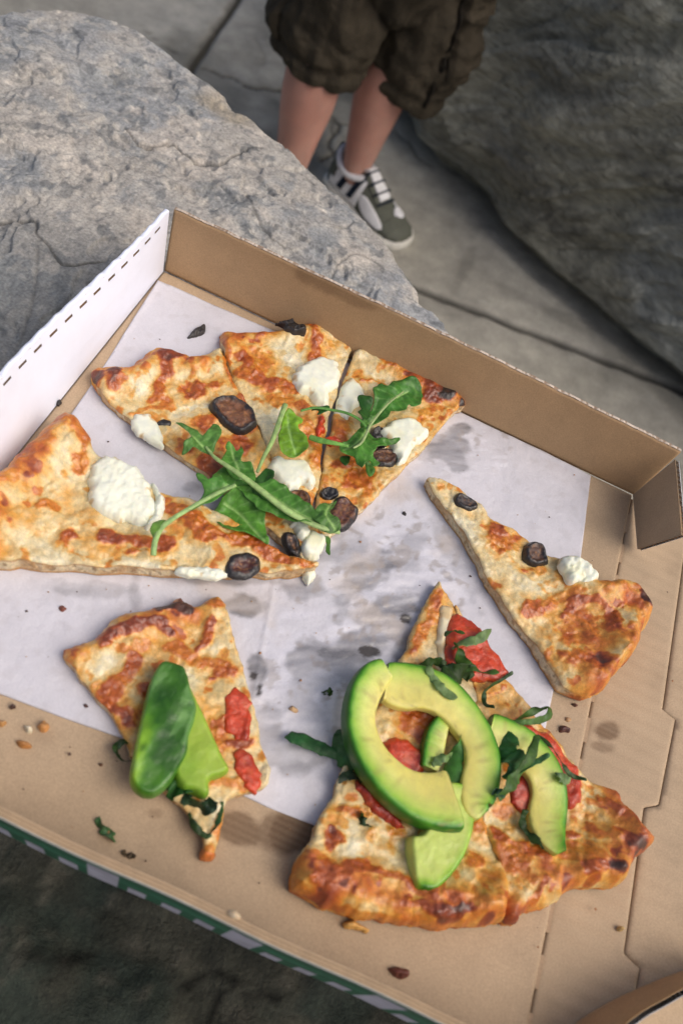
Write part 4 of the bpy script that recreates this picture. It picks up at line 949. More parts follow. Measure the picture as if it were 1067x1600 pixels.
s8, h8, _ = make_slice('tomato pizza slice beside the seam, blistered orange crust ending at the far lower right',
    [(712, 944), (745, 990), (770, 1030), (800, 1070), (824, 1100), (860, 1140), (890, 1180), (912, 1210), (935, 1226), (962, 1236), (975, 1262), (1000, 1295), (1016, 1314), (1006, 1330), (984, 1346), (975, 1376), (950, 1388), (918, 1388), (890, 1394), (868, 1410), (840, 1422), (815, 1428), (805, 1446), (785, 1442), (779, 1400), (775, 1345), (760, 1300), (753, 1250), (751, 1190), (747, 1130), (740, 1075), (731, 1020), (719, 975)],
    [(1012, 1300), (1012, 1325), (980, 1372), (940, 1392), (880, 1400), (840, 1424), (800, 1446)],
    [('e', 780, 1060, 20, 10, 20, .24), ('e', 800, 1100, 18, 14, 0, .22), ('e', 790, 1085, 16, 10, 0, -.2), ('e', 800, 1345, 40, 34, 0, .52), ('e', 830, 1370, 36, 24, -20, .48), ('p', [(780, 1300), (810, 1320), (850, 1340)], 12, .58), ('p', [(800, 1440), (830, 1405), (846, 1370)], 9, .60), ('e', 778, 1390, 18, 30, 0, .46), ('e', 905, 1330, 40, 26, 20, .44), ('e', 935, 1300, 36, 20, 30, .50),
     ('p', [(945, 1250), (975, 1280), (1006, 1312)], 12, .56), ('e', 925, 1270, 24, 14, 30, .34), ('e', 955, 1362, 26, 20, 20, .96), ('e', 920, 1358, 24, 14, 0, .62), ('e', 980, 1350, 14, 10, 0, .74), ('e', 880, 1380, 40, 14, -10, .12), ('e', 900, 1255, 16, 14, 0, .34), ('e', 790, 1262, 28, 20, 0, .40), ('e', 800, 1290, 24, 16, 0, .30), ('e', 890, 1300, 20, 9, 0, .60), ('e', 850, 1300, 14, 10, 0, .5), ('e', 765, 1180, 20, 40, 0, .3)], 310, crust_h=.013, crust_w=.017, base=.0078, tone=.20)
h78 = fz(h7, h8)
lump('tomato_piece', s8, [(700, 1000), (704, 975), (712, 957), (730, 958), (750, 972), (764, 996), (782, 1022), (800, 1046), (788, 1056), (768, 1062), (745, 1058), (722, 1048), (704, 1046), (696, 1024)], h78, .0034, tom_c(61, .15), M_TOMATO, 61, lab='bright red tomato slice near the tip')
lump('tomato_piece', s8, [(820, 1128), (845, 1134), (872, 1150), (892, 1176), (908, 1200), (914, 1228), (908, 1256), (896, 1262), (880, 1240), (860, 1200), (838, 1166), (818, 1144)], h8, .0034, tom_c(62, .25), M_TOMATO, 62)
lump('tomato_piece', s7, [(600, 1164), (612, 1152), (632, 1150), (652, 1160), (668, 1178), (668, 1202), (650, 1214), (622, 1204), (604, 1186)], h7, .0040, tom_c(63, .3), M_TOMATO, 63)
lump('tomato_piece', s7, [(560, 1212), (575, 1222), (600, 1244), (630, 1276), (640, 1292), (626, 1292), (600, 1278), (574, 1252), (560, 1232)], h7, .0040, tom_c(64, .6), M_TOMATO, 64)
lump('tomato_piece', s8, [(800, 1222), (816, 1208), (836, 1208), (852, 1226), (854, 1246), (840, 1266), (820, 1264), (804, 1246)], h8, .0030, tom_c(65, .75), M_TOMATO, 65)
lump('mozzarella_strip', s7, [(694, 946), (704, 940), (714, 948), (712, 965), (704, 985), (704, 1005), (704, 1030), (695, 1032), (688, 1012), (686, 984), (690, 962)], h7, .0028, (lambda v, de, z: np.c_[mixc((.78, .70, .50), (.66, .50, .28), sm(fbm(v, 120, 3, 3), -.2, .6)), np.full(len(v), .35)]), M_CHEESE, 66, rnd=.003)
lump('crust_flake', s7, [(548, 1436), (562, 1434), (582, 1440), (590, 1446), (586, 1453), (568, 1448), (552, 1444)], lambda v: np.full(len(v), .002), .0035, lambda v, de, z: np.tile((.60, .33, .08, .6), (len(v), 1)), M_PIZZA, 67, rnd=.002)
# ------------------------------------------------------------------ avocado
def avo(label, group, line, h, th=.0085, skin_side=1, allskin=False, roll=0.0, seed=0, tone=0.0, endc=True, ztilt=0.0):
    """line: list of (px, py, width_px, lift_m); skin_side +1: peeled outside on the left of travel"""
    L = np.array(line, float); n = 46
    t0 = np.linspace(0, 1, len(L)); sp = smooth_poly(L, 10, False)
    tt = np.linspace(0, len(sp) - 1, n); sp = np.stack([np.interp(tt, np.arange(len(sp)), sp[:, k]) for k in range(4)], 1)
    W3 = np.array([P(x, y, .020) for x, y, w, l in sp]); wid = np.array([w * mpp(x, y, .020) for x, y, w, l in sp]); lift = sp[:, 3]
    zz = h(W3[:, :2]); k = np.ones(9) / 9; zz = np.convolve(np.pad(zz, 4, 'edge'), k, 'valid')
    W3[:, 2] = zz + lift + th * .5 - .001
    T = np.gradient(W3[:, :2], axis=0); T /= np.linalg.norm(T, axis=1)[:, None]
    Nn = np.c_[-T[:, 1], T[:, 0]] * skin_side                # towards the outer, green side
    m_ = 40; a = np.linspace(0, 2 * math.pi, m_, endpoint=False)
    ca, sa = np.cos(a), np.sin(a)
    u = np.sign(ca) * np.abs(ca) ** .27; w = np.sign(sa) * np.abs(sa) ** .32     # u +1 is the outer side
    V = []; C_ = []
    end = np.clip(np.minimum(np.arange(n), np.arange(n)[::-1]) / 2.0, 0, 1); end = .93 + .07 * np.sqrt(end)
    for i in range(n):
        hw = wid[i] / 2 * end[i]; ht = th / 2 * end[i]
        uu = u * hw + np.where(u > 0, -.10 * hw * np.abs(w) ** 3, 0); zt = w * ht * (1 + .15 * u)
        cr, sr = math.cos(roll), math.sin(roll)
        lu = uu * cr - zt * sr; lz = uu * sr + zt * cr
        p = np.c_[W3[i, 0] + Nn[i, 0] * lu, W3[i, 1] + Nn[i, 1] * lu, W3[i, 2] + lz]
        V.append(p)
        dist = hw - uu                                          # metres from the outer skin
        d = np.where(w > -.2, dist, dist)
        C_.append(d)
    V = np.concatenate(V); d = np.concatenate(C_)
    nz_ = fbm(V, 130, 4, seed)
    dd = d * 1000 + .9 * nz_ + .25 * fbm(V, 600, 2, seed + 1)
    if allskin: dd = dd * .16 + tone + .9 * nz_
    c = np.stack([np.interp(dd, [0, .8, 1.9, 3.6, 7, 10, 16], [(.022, .036, .095, .28, .54, .66, .70)[i_] if ch == 0 else ((.12, .17, .31, .49, .63, .67, .62)[i_] if ch == 1 else (.008, .010, .018, .050, .14, .20, .17)[i_]) for i_ in range(7)]) for ch in range(3)], 1)
    bl = sm(fbm(V, 420, 3, seed + 4), .62, .8) * .4; c = mixc(c, (.30, .22, .06), bl)
    V = V + (.00025 * nz_)[:, None] * np.array([0, 0, 1])
    idx = np.arange(n * m_).reshape(n, m_); nx_ = np.roll(idx, -1, 1)
    F = [tuple(f) for f in np.stack([idx[:-1], nx_[:-1], nx_[1:], idx[1:]], -1).reshape(-1, 4)] if skin_side < 0 else [tuple(f) for f in np.stack([idx[:-1], idx[1:], nx_[1:], nx_[:-1]], -1).reshape(-1, 4)]
    # cut ends with two inner rings
    Vx = [V]; Cx = [c]; tot = len(V)
    for i, e in ((0, idx[0]), (n - 1, idx[-1])):
        prev = e; cen = V[e].mean(0)
        for f_ in (.85, .5, .02):
            pts_ = cen + (V[e] - cen) * f_; Vx.append(pts_); q = 1 - (1 - f_) * .9; Cx.append(mixc(c[e], (.64, .64, .26), np.full(m_, min(1, (1 - f_) * 1.4)))); cur = tot + np.arange(m_); tot += m_
            for k_ in range(m_):
                k2 = (k_ + 1) % m_
                F.append((prev[k_], cur[k_], cur[k2], prev[k2]) if (i == 0) == (skin_side > 0) else (prev[k_], prev[k2], cur[k2], cur[k_]))
            prev = cur
    V = np.concatenate(Vx); c = np.concatenate(Cx)
    o = link('avocado_slice', V, F, M_AVO, col=np.c_[c, np.full(len(c), .36)])
    return tag(o, label, 'avocado', group)
GA = 'avocado slices on the big tomato pizza'
HX = .0
avo('thin short avocado sliver inside the ring of the two largest crescents', GA, [(698, 1118, 22, 0), (688, 1140, 34, 0), (682, 1168, 36, 0), (676, 1196, 30, 0)], h7, .008, -1, seed=3)
avo('avocado crescent farthest right, over the dark red tomato', GA, [(768, 1136, 56, .001), (800, 1150, 60, .001), (832, 1172, 62, .001), (856, 1204, 60, .001), (867, 1240, 60, .0), (864, 1278, 62, 0), (868, 1308, 44, 0), (878, 1332, 18, 0)], h8, .0085, 1, roll=.08, seed=7)
avo('arched avocado crescent with its end over the basil, second largest', GA, [(604, 1062, 66, .003), (630, 1068, 76, .003), (662, 1072, 70, .004), (694, 1086, 66, .004), (724, 1114, 60, .0035), (748, 1150, 56, .003), (757, 1190, 58, .003), (752, 1226, 62, .003), (746, 1256, 50, .003), (756, 1272, 26, .003)], h78, .009, 1, roll=.05, seed=9)
avo('largest C-shaped avocado crescent, lying leftmost on the tomato pizza', GA, [(600, 1046, 38, .006), (580, 1062, 50, .006), (566, 1088, 52, .006), (560, 1122, 50, .006), (568, 1160, 54, .006), (588, 1196, 60, .0055), (618, 1226, 68, .005), (654, 1246, 82, .005), (690, 1252, 92, .005), (710, 1250, 98, .005)], h7, .0105, -1, roll=.10, seed=11)
def avo_flat(label, pts, h, hh, dfun, seed, extra=None, rnd=.006, cols=None, rgh=.3, smear=False, z0=.0125):
    poly = smooth_poly(P2(pts, .024), 4); cen = poly.mean(0)
    def zt(v, de):
        p = np.sqrt(np.clip(1 - (1 - np.clip(de / rnd, 0, 1)) ** 2, 0, 1))
        z = z0 + hh * (.30 + .70 * p) + .0005 * fbm(v, 120, 3, seed)
        return z + (extra(v) if extra else 0)
    def cf(v, de, z):
        dd = dfun(v, de) + .9 * fbm(v, 90, 4, seed + 1)
        c = np.stack([np.interp(dd, [0, 1.2, 2.5, 4.5, 8], k) for k in cols], 1)
        if smear:
            q = fbm(np.c_[v[:, 0] * 2.2, v[:, 1]], 70, 4, seed + 9); c = mixc(c, (.16, .34, .10), .55 * sm(q, .15, .7)); c = mixc(c, (.02, .085, .012), .6 * sm(-q, .25, .8))
        return np.c_[c, rgh + .12 * fbm(v, 150, 3, seed + 2)]
    V, F, C_ = sheet(poly, .0006, zt, z0 - .003, cf, 5, None, jitter=.0002)
    o = link('avocado_slice', V, F, M_AVO, col=C_); return tag(o, label, 'avocado', 'avocado slices on the small lower left pizza')
xa = P(250, 1120, .024)[:2]; xb = P(320, 1120, .024)[:2]
BI = np.linalg.inv(np.array([xb - xa, P(250, 1190, .024)[:2] - xa]))
def flat_pale(v, de):
    u = ((v - xa) @ BI)[:, 0]
    return 2.5 + 1.5 * sm(de, 0, .003) + 1.3 * sm(u, .3, 1.1) + .5 * fbm(v, 70, 3, 6)
GL = [P2([(286, 1036), (298, 1056), (332, 1126), (362, 1190)], .024)]
avo_flat('pale green avocado slice with a notched end, right of the darker one', [(272, 1034), (284, 1036), (298, 1056), (314, 1088), (332, 1126), (350, 1166), (363, 1190), (359, 1199), (345, 1206), (334, 1209), (331, 1216), (332, 1230), (322, 1237), (304, 1228), (286, 1222), (272, 1190), (264, 1120)], h5, .0075, flat_pale, 71, rnd=.0028, cols=((.03, .07, .14, .29, .46), (.12, .20, .32, .45, .54), (.010, .014, .022, .045, .09)), rgh=.46, z0=.0105)
def dk_field(v, de):
    u, w = ((v - xa) @ BI).T; u = u + .22 * w; w = sm(w, -.9, .9)
    left = 1 - sm(u + .20 * fbm(v, 60, 3, 3), -.42, .30)
    return .3 + 5.2 * left * (.15 + .85 * w) + .9 * (1 - sm(de, 0, .0012)) + .9 * sm(fbm(v, 80, 4, 66), .2, .9)
avo_flat('darker wet green avocado slice lying skin side up, left of the pale one', [(250, 1032), (262, 1026), (280, 1031), (292, 1040), (301, 1072), (310, 1098), (306, 1122), (298, 1144), (295, 1172), (281, 1198), (268, 1218), (246, 1236), (224, 1236), (208, 1220), (206, 1196), (215, 1150), (225, 1104), (235, 1062)], h5, .0062, dk_field, 72, rnd=.0022,
         extra=lambda v: 0.00025 * fbm(v, 170, 4, 73) + .0004 * fbm(v, 55, 3, 75) + .0012 * np.exp(-((v[:, 0] - xa[0] - .002 - .12 * (v[:, 1] - xa[1])) / .005) ** 2), cols=((.018, .042, .090, .22, .36), (.085, .155, .25, .42, .50), (.006, .009, .014, .028, .045)), rgh=.46, smear=True, z0=.0150)
AF = P2([(722, 1215), (740, 1228), (750, 1262), (746, 1302), (727, 1348), (692, 1386), (664, 1386)], .020)
def moon(v, de): return seg_dist(v, smooth_poly(AF, 5, False)) * 1000 * 1.25
o = avo_flat('half-moon avocado piece at the bottom, below the largest crescent', [(690, 1222), (722, 1215), (740, 1228), (750, 1262), (746, 1302), (727, 1348), (692, 1386), (664, 1386), (654, 1370), (650, 1340), (649, 1302), (668, 1296), (680, 1270)], h5, .0085, moon, 74, rnd=.0022, cols=((.022, .07, .18, .36, .52), (.12, .22, .40, .55, .62), (.010, .015, .03, .07, .15)), rgh=.36, z0=.0105)
o['group'] = GA

# ------------------------------------------------------------------ greens
def leaf_mesh(name, pts, z0, parent=None, col=(.075, .20, .035), rib=None, seed=0, curl=.004, th=.00035, slope=(0, 0), step=.0007, lobes=.0010, sm_n=3, veins=True, zf=None):
    poly = smooth_poly(P2(pts, z0), sm_n); poly = poly + lobes * np.c_[fbm(poly, 160, 3, seed), fbm(poly, 160, 3, seed + 5)]
    cen = poly.mean(0); ribw = smooth_poly(P2(rib, z0), 6, False) if rib else None
    def zt(v, de):
        z = z0 + 1.35 * curl * fbm(v, 42, 3, seed + 2) + .0022 * fbm(v, 110, 2, seed + 9) * (1 - sm(de, 0, .006)) + (v - cen) @ np.array(slope) + .0004 * fbm(v, 200, 3, seed + 3)
        if zf is not None: z = z + zf(v)
        if ribw is not None:
            d = seg_dist(v, ribw); z = z + .12 * np.minimum(d, .012) - .0006 * np.exp(-(d / .0008) ** 2)
        return z
    def cf(v, de, z):
        n = fbm(v, 90, 4, seed + 4); c = .82 * np.array(col) * (1 + .35 * n)[:, None]
        if ribw is not None:
            d, nr, nn, par = seg_dist(v, ribw, False, True)
            c = mixc(c, (.30, .48, .16), .8 * np.exp(-(d / .0007) ** 2))
            if veins:
                s_ = par * .9 - d * 130; vv = np.exp(-((s_ % 1.6 - .8) / .11) ** 2) * sm(d, 0, .001); c = mixc(c, (.20, .38, .11), .4 * vv)
        return np.c_[c, np.full(len(v), .38)]
    V, F, C_ = sheet(poly, step, zt, 0, cf, 1)
    # sheet() sides reach z=0; rebuild them as a thin leaf instead
    v, q, be, bv, nrm, pl = grid_fill(poly, step); de = seg_dist(v, pl, True); z = zt(v, de); c = cf(v, de, z); n = len(v)
    V = np.concatenate([np.c_[v, z], np.c_[v, z - th]]); 
    F = np.concatenate([q, q[:, ::-1] + n, np.stack([be[:, 0], be[:, 0] + n, be[:, 1] + n, be[:, 1]], 1)])
    C_ = np.concatenate([c, c * np.array([1.15, 1.1, 1.2, 1.2])])
    return link(name, V, F, M_LEAF, parent, col=C_)
def stem(parent, pts, r, col=(.22, .42, .10), name='stem', flat=.7):
    """pts: (px, py, z)"""
    W3 = smooth_poly(np.array([P(x, y, z) for x, y, z in pts]), 8, False)
    V, F = tube(W3, r, 9, flat); n = fbm(V, 120, 3, 3); 
    link(name, V, F, M_LEAF, parent, col=np.c_[np.array(col) * (1 + .2 * n)[:, None], np.full(len(V), .35)])
GR = 'arugula sprigs on the fig slices'
AR = (.080, .195, .040); ARL = (.15, .30, .055)
t = thing('arugula_sprig', 'big arugula sprig with a thick diagonal stem crossing the first two fig slices', 'arugula', P(400, 760, .012), GR)
leaf_mesh('leaf', [(274, 668), (288, 670), (303, 673), (316, 682), (326, 668), (334, 659), (345, 665), (345, 682), (336, 700), (330, 710), (318, 706), (306, 702), (296, 708), (284, 712), (286, 698), (300, 690), (290, 678)], .021, t, AR, [(284, 680), (310, 692), (334, 712)], 401, .0035)
leaf_mesh('leaf', [(352, 704), (353, 692), (360, 682), (366, 690), (370, 698), (378, 692), (380, 685), (380, 702), (376, 718), (392, 722), (398, 735), (396, 752), (380, 748), (364, 738), (345, 722)], .022, t, (.085, .25, .038), [(362, 688), (368, 715), (380, 745)], 402, .003)
leaf_mesh('leaf', [(332, 740), (345, 730), (360, 722), (380, 735), (405, 748), (425, 752), (450, 766), (478, 790), (500, 806), (514, 816), (512, 830), (495, 824), (470, 822), (445, 812), (425, 806), (405, 800), (390, 780), (372, 764), (350, 755)], .020, t, (.080, .235, .035), [(335, 712), (372, 735), (410, 765), (460, 800), (525, 830)], 403, .003)
leaf_mesh('leaf', [(335, 806), (330, 798), (342, 786), (352, 774), (366, 767), (384, 768), (400, 776), (410, 792), (412, 815), (417, 838), (415, 856), (404, 846), (388, 836), (366, 832), (348, 824), (338, 815)], .015, t, (.095, .265, .035), [(352, 785), (375, 800), (412, 850)], 404, .003)
leaf_mesh('leaf', [(486, 806), (500, 792), (514, 784), (528, 776), (522, 792), (516, 802), (524, 812), (530, 828), (516, 832), (500, 824)], .021, t, AR, [(522, 780), (508, 808), (524, 828)], 405, .003)
leaf_mesh('leaf', [(385, 745), (396, 730), (405, 742), (418, 728), (430, 738), (428, 752), (440, 760), (436, 775), (420, 780), (405, 775), (392, 765)], .023, t, (.035, .12, .02), None, 406, .004)
leaf_mesh('leaf', [(508, 826), (520, 838), (518, 852), (516, 868), (510, 860), (512, 845), (505, 836)], .012, t, AR, None, 407, .003)
stem(t, [(322, 698, .021), (335, 714, .0225), (352, 726, .024), (380, 745, .025), (410, 768, .0255), (445, 796, .025), (480, 815, .0235), (508, 826, .0215), (530, 832, .018)], [.0008, .0013, .0016, .0019, .0020, .0017, .0013], (.32, .46, .18))
t = thing('arugula_sprig', 'arugula sprig whose curled stem hangs over the left slice', 'arugula', P(310, 800, .014), GR)
leaf_mesh('leaf', [(306, 744), (316, 745), (328, 752), (344, 744), (352, 756), (365, 757), (362, 766), (342, 776), (322, 788), (306, 796), (298, 792), (310, 778), (318, 766)], .023, t, (.09, .27, .045), [(355, 760), (325, 776), (300, 792)], 411, .003)
leaf_mesh('leaf', [(238, 820), (250, 816), (262, 818), (258, 828), (250, 836), (240, 842), (236, 832)], .021, t, ARL, None, 412, .003)
stem(t, [(368, 758, .024), (345, 768, .0255), (318, 782, .026), (292, 797, .025), (268, 812, .024), (252, 826, .024), (243, 845, .023), (240, 868, .020)], [.0012, .0013, .0013, .0014, .0016, .0016], (.29, .44, .17))
t = thing('arugula_sprig', 'upright arugula stem with one bright yellow-green leaf beside the goat cheese', 'arugula', P(435, 690, .012), GR)
leaf_mesh('leaf', [(447, 640), (458, 640), (466, 648), (474, 658), (466, 666), (470, 676), (478, 688), (478, 702), (468, 715), (452, 714), (438, 706), (434, 690), (438, 668)], .023, t, (.19, .38, .030), [(450, 645), (452, 675), (462, 710)], 421, .002)
stem(t, [(446, 632, .024), (436, 660, .0255), (425, 690, .0255), (412, 715, .024), (402, 738, .022)], [.0017, .0016, .0013, .0009], (.30, .44, .16))
t = thing('arugula_sprig', 'ragged arugula sprig lying on the rightmost fig slice over two figs', 'arugula', P(570, 670, .012), GR)
leaf_mesh('leaf', [(584, 606), (592, 596), (606, 598), (614, 592), (630, 588), (648, 590), (660, 600), (663, 616), (658, 630), (644, 634), (640, 628), (636, 640), (622, 642), (612, 640), (606, 650), (590, 656), (578, 664), (566, 660), (572, 646), (584, 636), (586, 620)], .023, t, (.065, .21, .035), [(640, 605), (612, 622), (580, 655)], 431, .0045)
leaf_mesh('leaf', [(558, 622), (570, 622), (582, 630), (578, 645), (574, 660), (560, 664), (556, 648), (562, 640)], .021, t, (.03, .11, .02), None, 432, .004)
leaf_mesh('leaf', [(536, 690), (550, 682), (562, 668), (574, 664), (582, 676), (596, 690), (614, 686), (622, 690), (604, 700), (586, 702), (584, 716), (590, 728), (582, 732), (576, 722), (566, 730), (558, 716), (545, 708), (532, 702)], .022, t, (.07, .21, .03), [(575, 668), (560, 690), (540, 698)], 433, .004)
leaf_mesh('leaf', [(572, 722), (584, 728), (586, 738), (580, 746), (574, 742)], .014, t, AR, None, 434, .002)
leaf_mesh('leaf', [(533, 712), (546, 712), (545, 724), (538, 728)], .015, t, (.03, .11, .02), None, 435, .002)
stem(t, [(470, 642, .020), (492, 637, .022), (515, 640, .023), (540, 645, .024), (562, 656, .0245), (575, 672, .024)], [.0008, .0010, .0010, .0008], (.12, .30, .07))
stem(t, [(484, 683, .017), (500, 688, .019), (520, 692, .0215), (545, 697, .023)], [.0020, .0022, .0016, .001], (.16, .36, .08))
stem(t, [(630, 612, .0245), (605, 632, .0255), (580, 662, .026), (566, 690, .0255), (552, 700, .024)], [.0005, .0008, .0009, .0006], (.34, .44, .20))
leaf_mesh('leaf', [(486, 640), (500, 636), (512, 642), (505, 650), (494, 652), (498, 644)], .0195, t, (.03, .11, .02), None, 436, .002)

def ribbon(label, pts, w, z, seed, col=(.022, .075, .018), curl=.22, grp='shredded basil ribbons on the tomato pizza', wav=.0015, name='basil_shred', cat='basil', hf=None):
    """pts photo points; w width in photo px; z height above the table of the box, or added to surface hf"""
    W3 = np.array([P(x, y, (z if hf is None else .018)) for x, y in pts]); 
    sp = smooth_poly(W3, 10, False); n = len(sp); u = np.linspace(0, 1, n)
    if hf is not None:
        zz = hf(sp[:, :2]); k = 7; zz = np.convolve(np.pad(zz, 3, 'edge'), np.ones(k) / k, 'valid'); sp[:, 2] = zz + z
    sp[:, 2] += wav * fbm(np.c_[u * 5, u * 0], 1, 2, seed)
    T = np.gradient(sp, axis=0); T /= np.linalg.norm(T, axis=1)[:, None]
    sd_ = np.cross(T, np.array([0, 0, 1.0])); sd_ /= np.linalg.norm(sd_, axis=1)[:, None] + 1e-9; up = np.cross(sd_, T)
    hw = 1.2 * w * mpp(*pts[0]) / 2 * (.40 + .60 * np.sin(u * math.pi) ** .45) * (1 + .38 * fbm(np.c_[u * 7, u * 0], 1, 3, seed + 1))
    m_ = 9; s_ = np.linspace(-1, 1, m_); V = []
    tw = 1.1 * fbm(np.c_[u * 2.6, u * 0], 1, 2, seed + 2)
    for s in s_:
        ang = tw + curl * s
        V.append(sp + sd_ * (hw * s * np.cos(ang))[:, None] + up * (hw * (s * np.sin(tw) + curl * .8 * (1 - s * s)))[:, None])
    V = np.stack(V, 1).reshape(-1, 3); V[:, 2] += .0002 * fbm(V, 300, 3, seed)
    idx = np.arange(n * m_).reshape(n, m_); q = np.stack([idx[:-1, :-1], idx[:-1, 1:], idx[1:, 1:], idx[1:, :-1]], -1).reshape(-1, 4)
    Vb = V.copy(); Vb[:, 2] -= .00035; k = len(V)
    loop = np.concatenate([idx[:, 0], idx[-1, 1:], idx[-2::-1, -1], idx[0, -2:0:-1]]); l2 = np.roll(loop, -1)
    F = np.concatenate([q[:, ::-1], q + k, np.stack([loop, loop + k, l2 + k, l2], 1)])
    nn = fbm(V, 160, 4, seed + 6); c = np.array(col) * (1 + .45 * nn)[:, None]
    c = mixc(c, (.14, .22, .14), .35 * sm(fbm(V, 300, 3, seed + 7), .3, .8))
    o = link(name, np.concatenate([V, Vb]), F, M_LEAF, col=np.c_[np.concatenate([c, c * 1.3]), np.full(2 * k, .5)])
    return tag(o, label, cat, grp)
up_ = h78
LT = (.12, .19, .070); DK = (.022, .048, .010); MD = (.045, .100, .018)
ribbon('pale green basil ribbon lying across the bright tomato near the tip', [(768, 984), (750, 996), (730, 1004), (706, 1014)], 13, .0075, 501, LT, hf=up_)
ribbon('short basil bit at the upper edge of the bright tomato', [(698, 988), (712, 984), (726, 990)], 9, .0065, 502, MD, hf=up_)
ribbon('curly basil ribbon below the pale one on the bright tomato', [(708, 1006), (720, 1022), (738, 1040), (762, 1048), (782, 1046)], 15, .0070, 503, MD, curl=.4, hf=up_)
ribbon('broad dark basil clump at the lower edge of the bright tomato', [(690, 1060), (708, 1050), (728, 1044), (746, 1046)], 26, .0050, 504, DK, hf=up_)
ribbon('dark basil shred above the arched avocado end', [(650, 1040), (668, 1034), (686, 1028), (700, 1036)], 14, .0050, 505, DK, hf=up_)
ribbon('thin dark basil thread curling off the right edge of the tomato', [(808, 1044), (790, 1056), (774, 1064), (762, 1078), (766, 1094), (778, 1100)], 7, .0040, 506, DK, hf=up_)
ribbon('bluish green basil ribbon draped over the arched avocado', [(662, 1048), (672, 1064), (684, 1082), (706, 1098)], 10, .0150, 507, LT, hf=up_)
ribbon('basil ribbon folded into a loop right of the arched avocado', [(800, 1128), (820, 1116), (845, 1108), (860, 1104), (856, 1118), (836, 1126), (812, 1130), (780, 1128)], 12, .0070, 508, MD, curl=.3, wav=.003, hf=up_)
ribbon('long dark basil leaf strip reaching left over the paper', [(446, 1150), (470, 1156), (496, 1166), (520, 1176), (545, 1184)], 20, .0065, 509, (.02, .085, .025), curl=.25)
ribbon('broad upright basil piece tucked against the left of the largest avocado', [(540, 1140), (536, 1160), (540, 1182), (552, 1204)], 30, .0085, 510, (.03, .10, .03), curl=.5)
ribbon('blackish basil bit at the left cut edge below the largest avocado', [(528, 1220), (542, 1212), (558, 1214), (566, 1222)], 17, .0115, 511, (.010, .025, .012))
ribbon('wide basil leaf spread over the meeting ends of two avocado crescents', [(800, 1152), (790, 1172), (798, 1196), (794, 1222)], 34, .0110, 512, (.025, .10, .022), curl=.35, hf=up_)
ribbon('diagonal basil ribbon from the arched avocado to the rightmost one', [(830, 1156), (818, 1184), (804, 1206), (784, 1234), (770, 1252)], 16, .0165, 513, MD, hf=up_)
ribbon('light basil ribbon branching right towards the rightmost avocado', [(784, 1224), (806, 1210), (828, 1198), (846, 1186)], 9, .0155, 514, (.06, .17, .06), hf=up_)
ribbon('thin dark basil thread along the right-hand tomato', [(842, 1146), (862, 1168), (876, 1190), (894, 1206), (918, 1218)], 7, .0070, 515, DK, hf=up_)
ribbon('square bluish basil bit on the rightmost avocado', [(862, 1216), (874, 1218), (888, 1222)], 13, .0110, 516, LT, curl=.2, hf=up_)
ribbon('long green basil strip standing between the sliver and the arched avocado', [(716, 1136), (722, 1166), (714, 1200), (722, 1240), (738, 1268)], 24, .0050, 517, (.05, .16, .03), curl=.35, hf=up_)
ribbon('dark basil edge along the inner lower side of the rightmost avocado', [(826, 1262), (824, 1284), (836, 1304), (856, 1322)], 10, .0040, 518, DK, hf=up_)
ribbon('small dark basil leaf alone on the pale cheese at lower left', [(568, 1266), (574, 1278), (584, 1288)], 12, .0012, 519, DK, hf=h7)
ribbon('small basil bit on the sliver of avocado', [(674, 1196), (690, 1186), (704, 1180)], 11, .0100, 520, LT, hf=up_)
ribbon('small basil bit at the lower tip of the arched avocado', [(764, 1238), (772, 1244), (778, 1252)], 13, .0150, 521, (.05, .12, .07), hf=up_)
GB = 'basil shreds by the small lower left slice'
ribbon('dark basil loop sticking out left of the dark avocado', [(212, 1188), (196, 1190), (184, 1180), (182, 1168), (196, 1160), (212, 1162)], 9, .006, 531, DK, grp=GB, curl=.2)
ribbon('green basil clump below the two avocado slices', [(262, 1226), (280, 1232), (302, 1230)], 26, .0110, 532, (.028, .11, .022), grp=GB)
ribbon('blackish wilted basil fold across the narrow tip', [(286, 1244), (304, 1254), (326, 1262), (334, 1250)], 22, .0105, 533, (.014, .035, .016), grp=GB)
ribbon('thin basil edge along the left of the narrow tip', [(296, 1270), (304, 1290), (320, 1306), (330, 1304)], 9, .0095, 534, DK, grp=GB)
ribbon('thin green basil edge along the right of the narrow tip', [(348, 1252), (345, 1272), (338, 1292), (328, 1304)], 8, .0105, 535, (.04, .11, .04), grp=GB)
ribbon('loose green basil shred lying alone on the bare cardboard', [(152, 1277), (160, 1292), (170, 1304), (180, 1316)], 15, .0022, 536, (.035, .11, .035), grp=GB, curl=.2)
ribbon('brownish herb fleck on the cardboard near the front wall', [(190, 1330), (200, 1334), (212, 1340)], 8, .0015, 537, (.06, .04, .02), grp=GB, name='herb_fleck', cat='herb')
ribbon('tiny green basil fleck on the paper above the long dark strip', [(506, 1083), (512, 1081), (519, 1084)], 9, .0025, 538, MD, grp=GB)

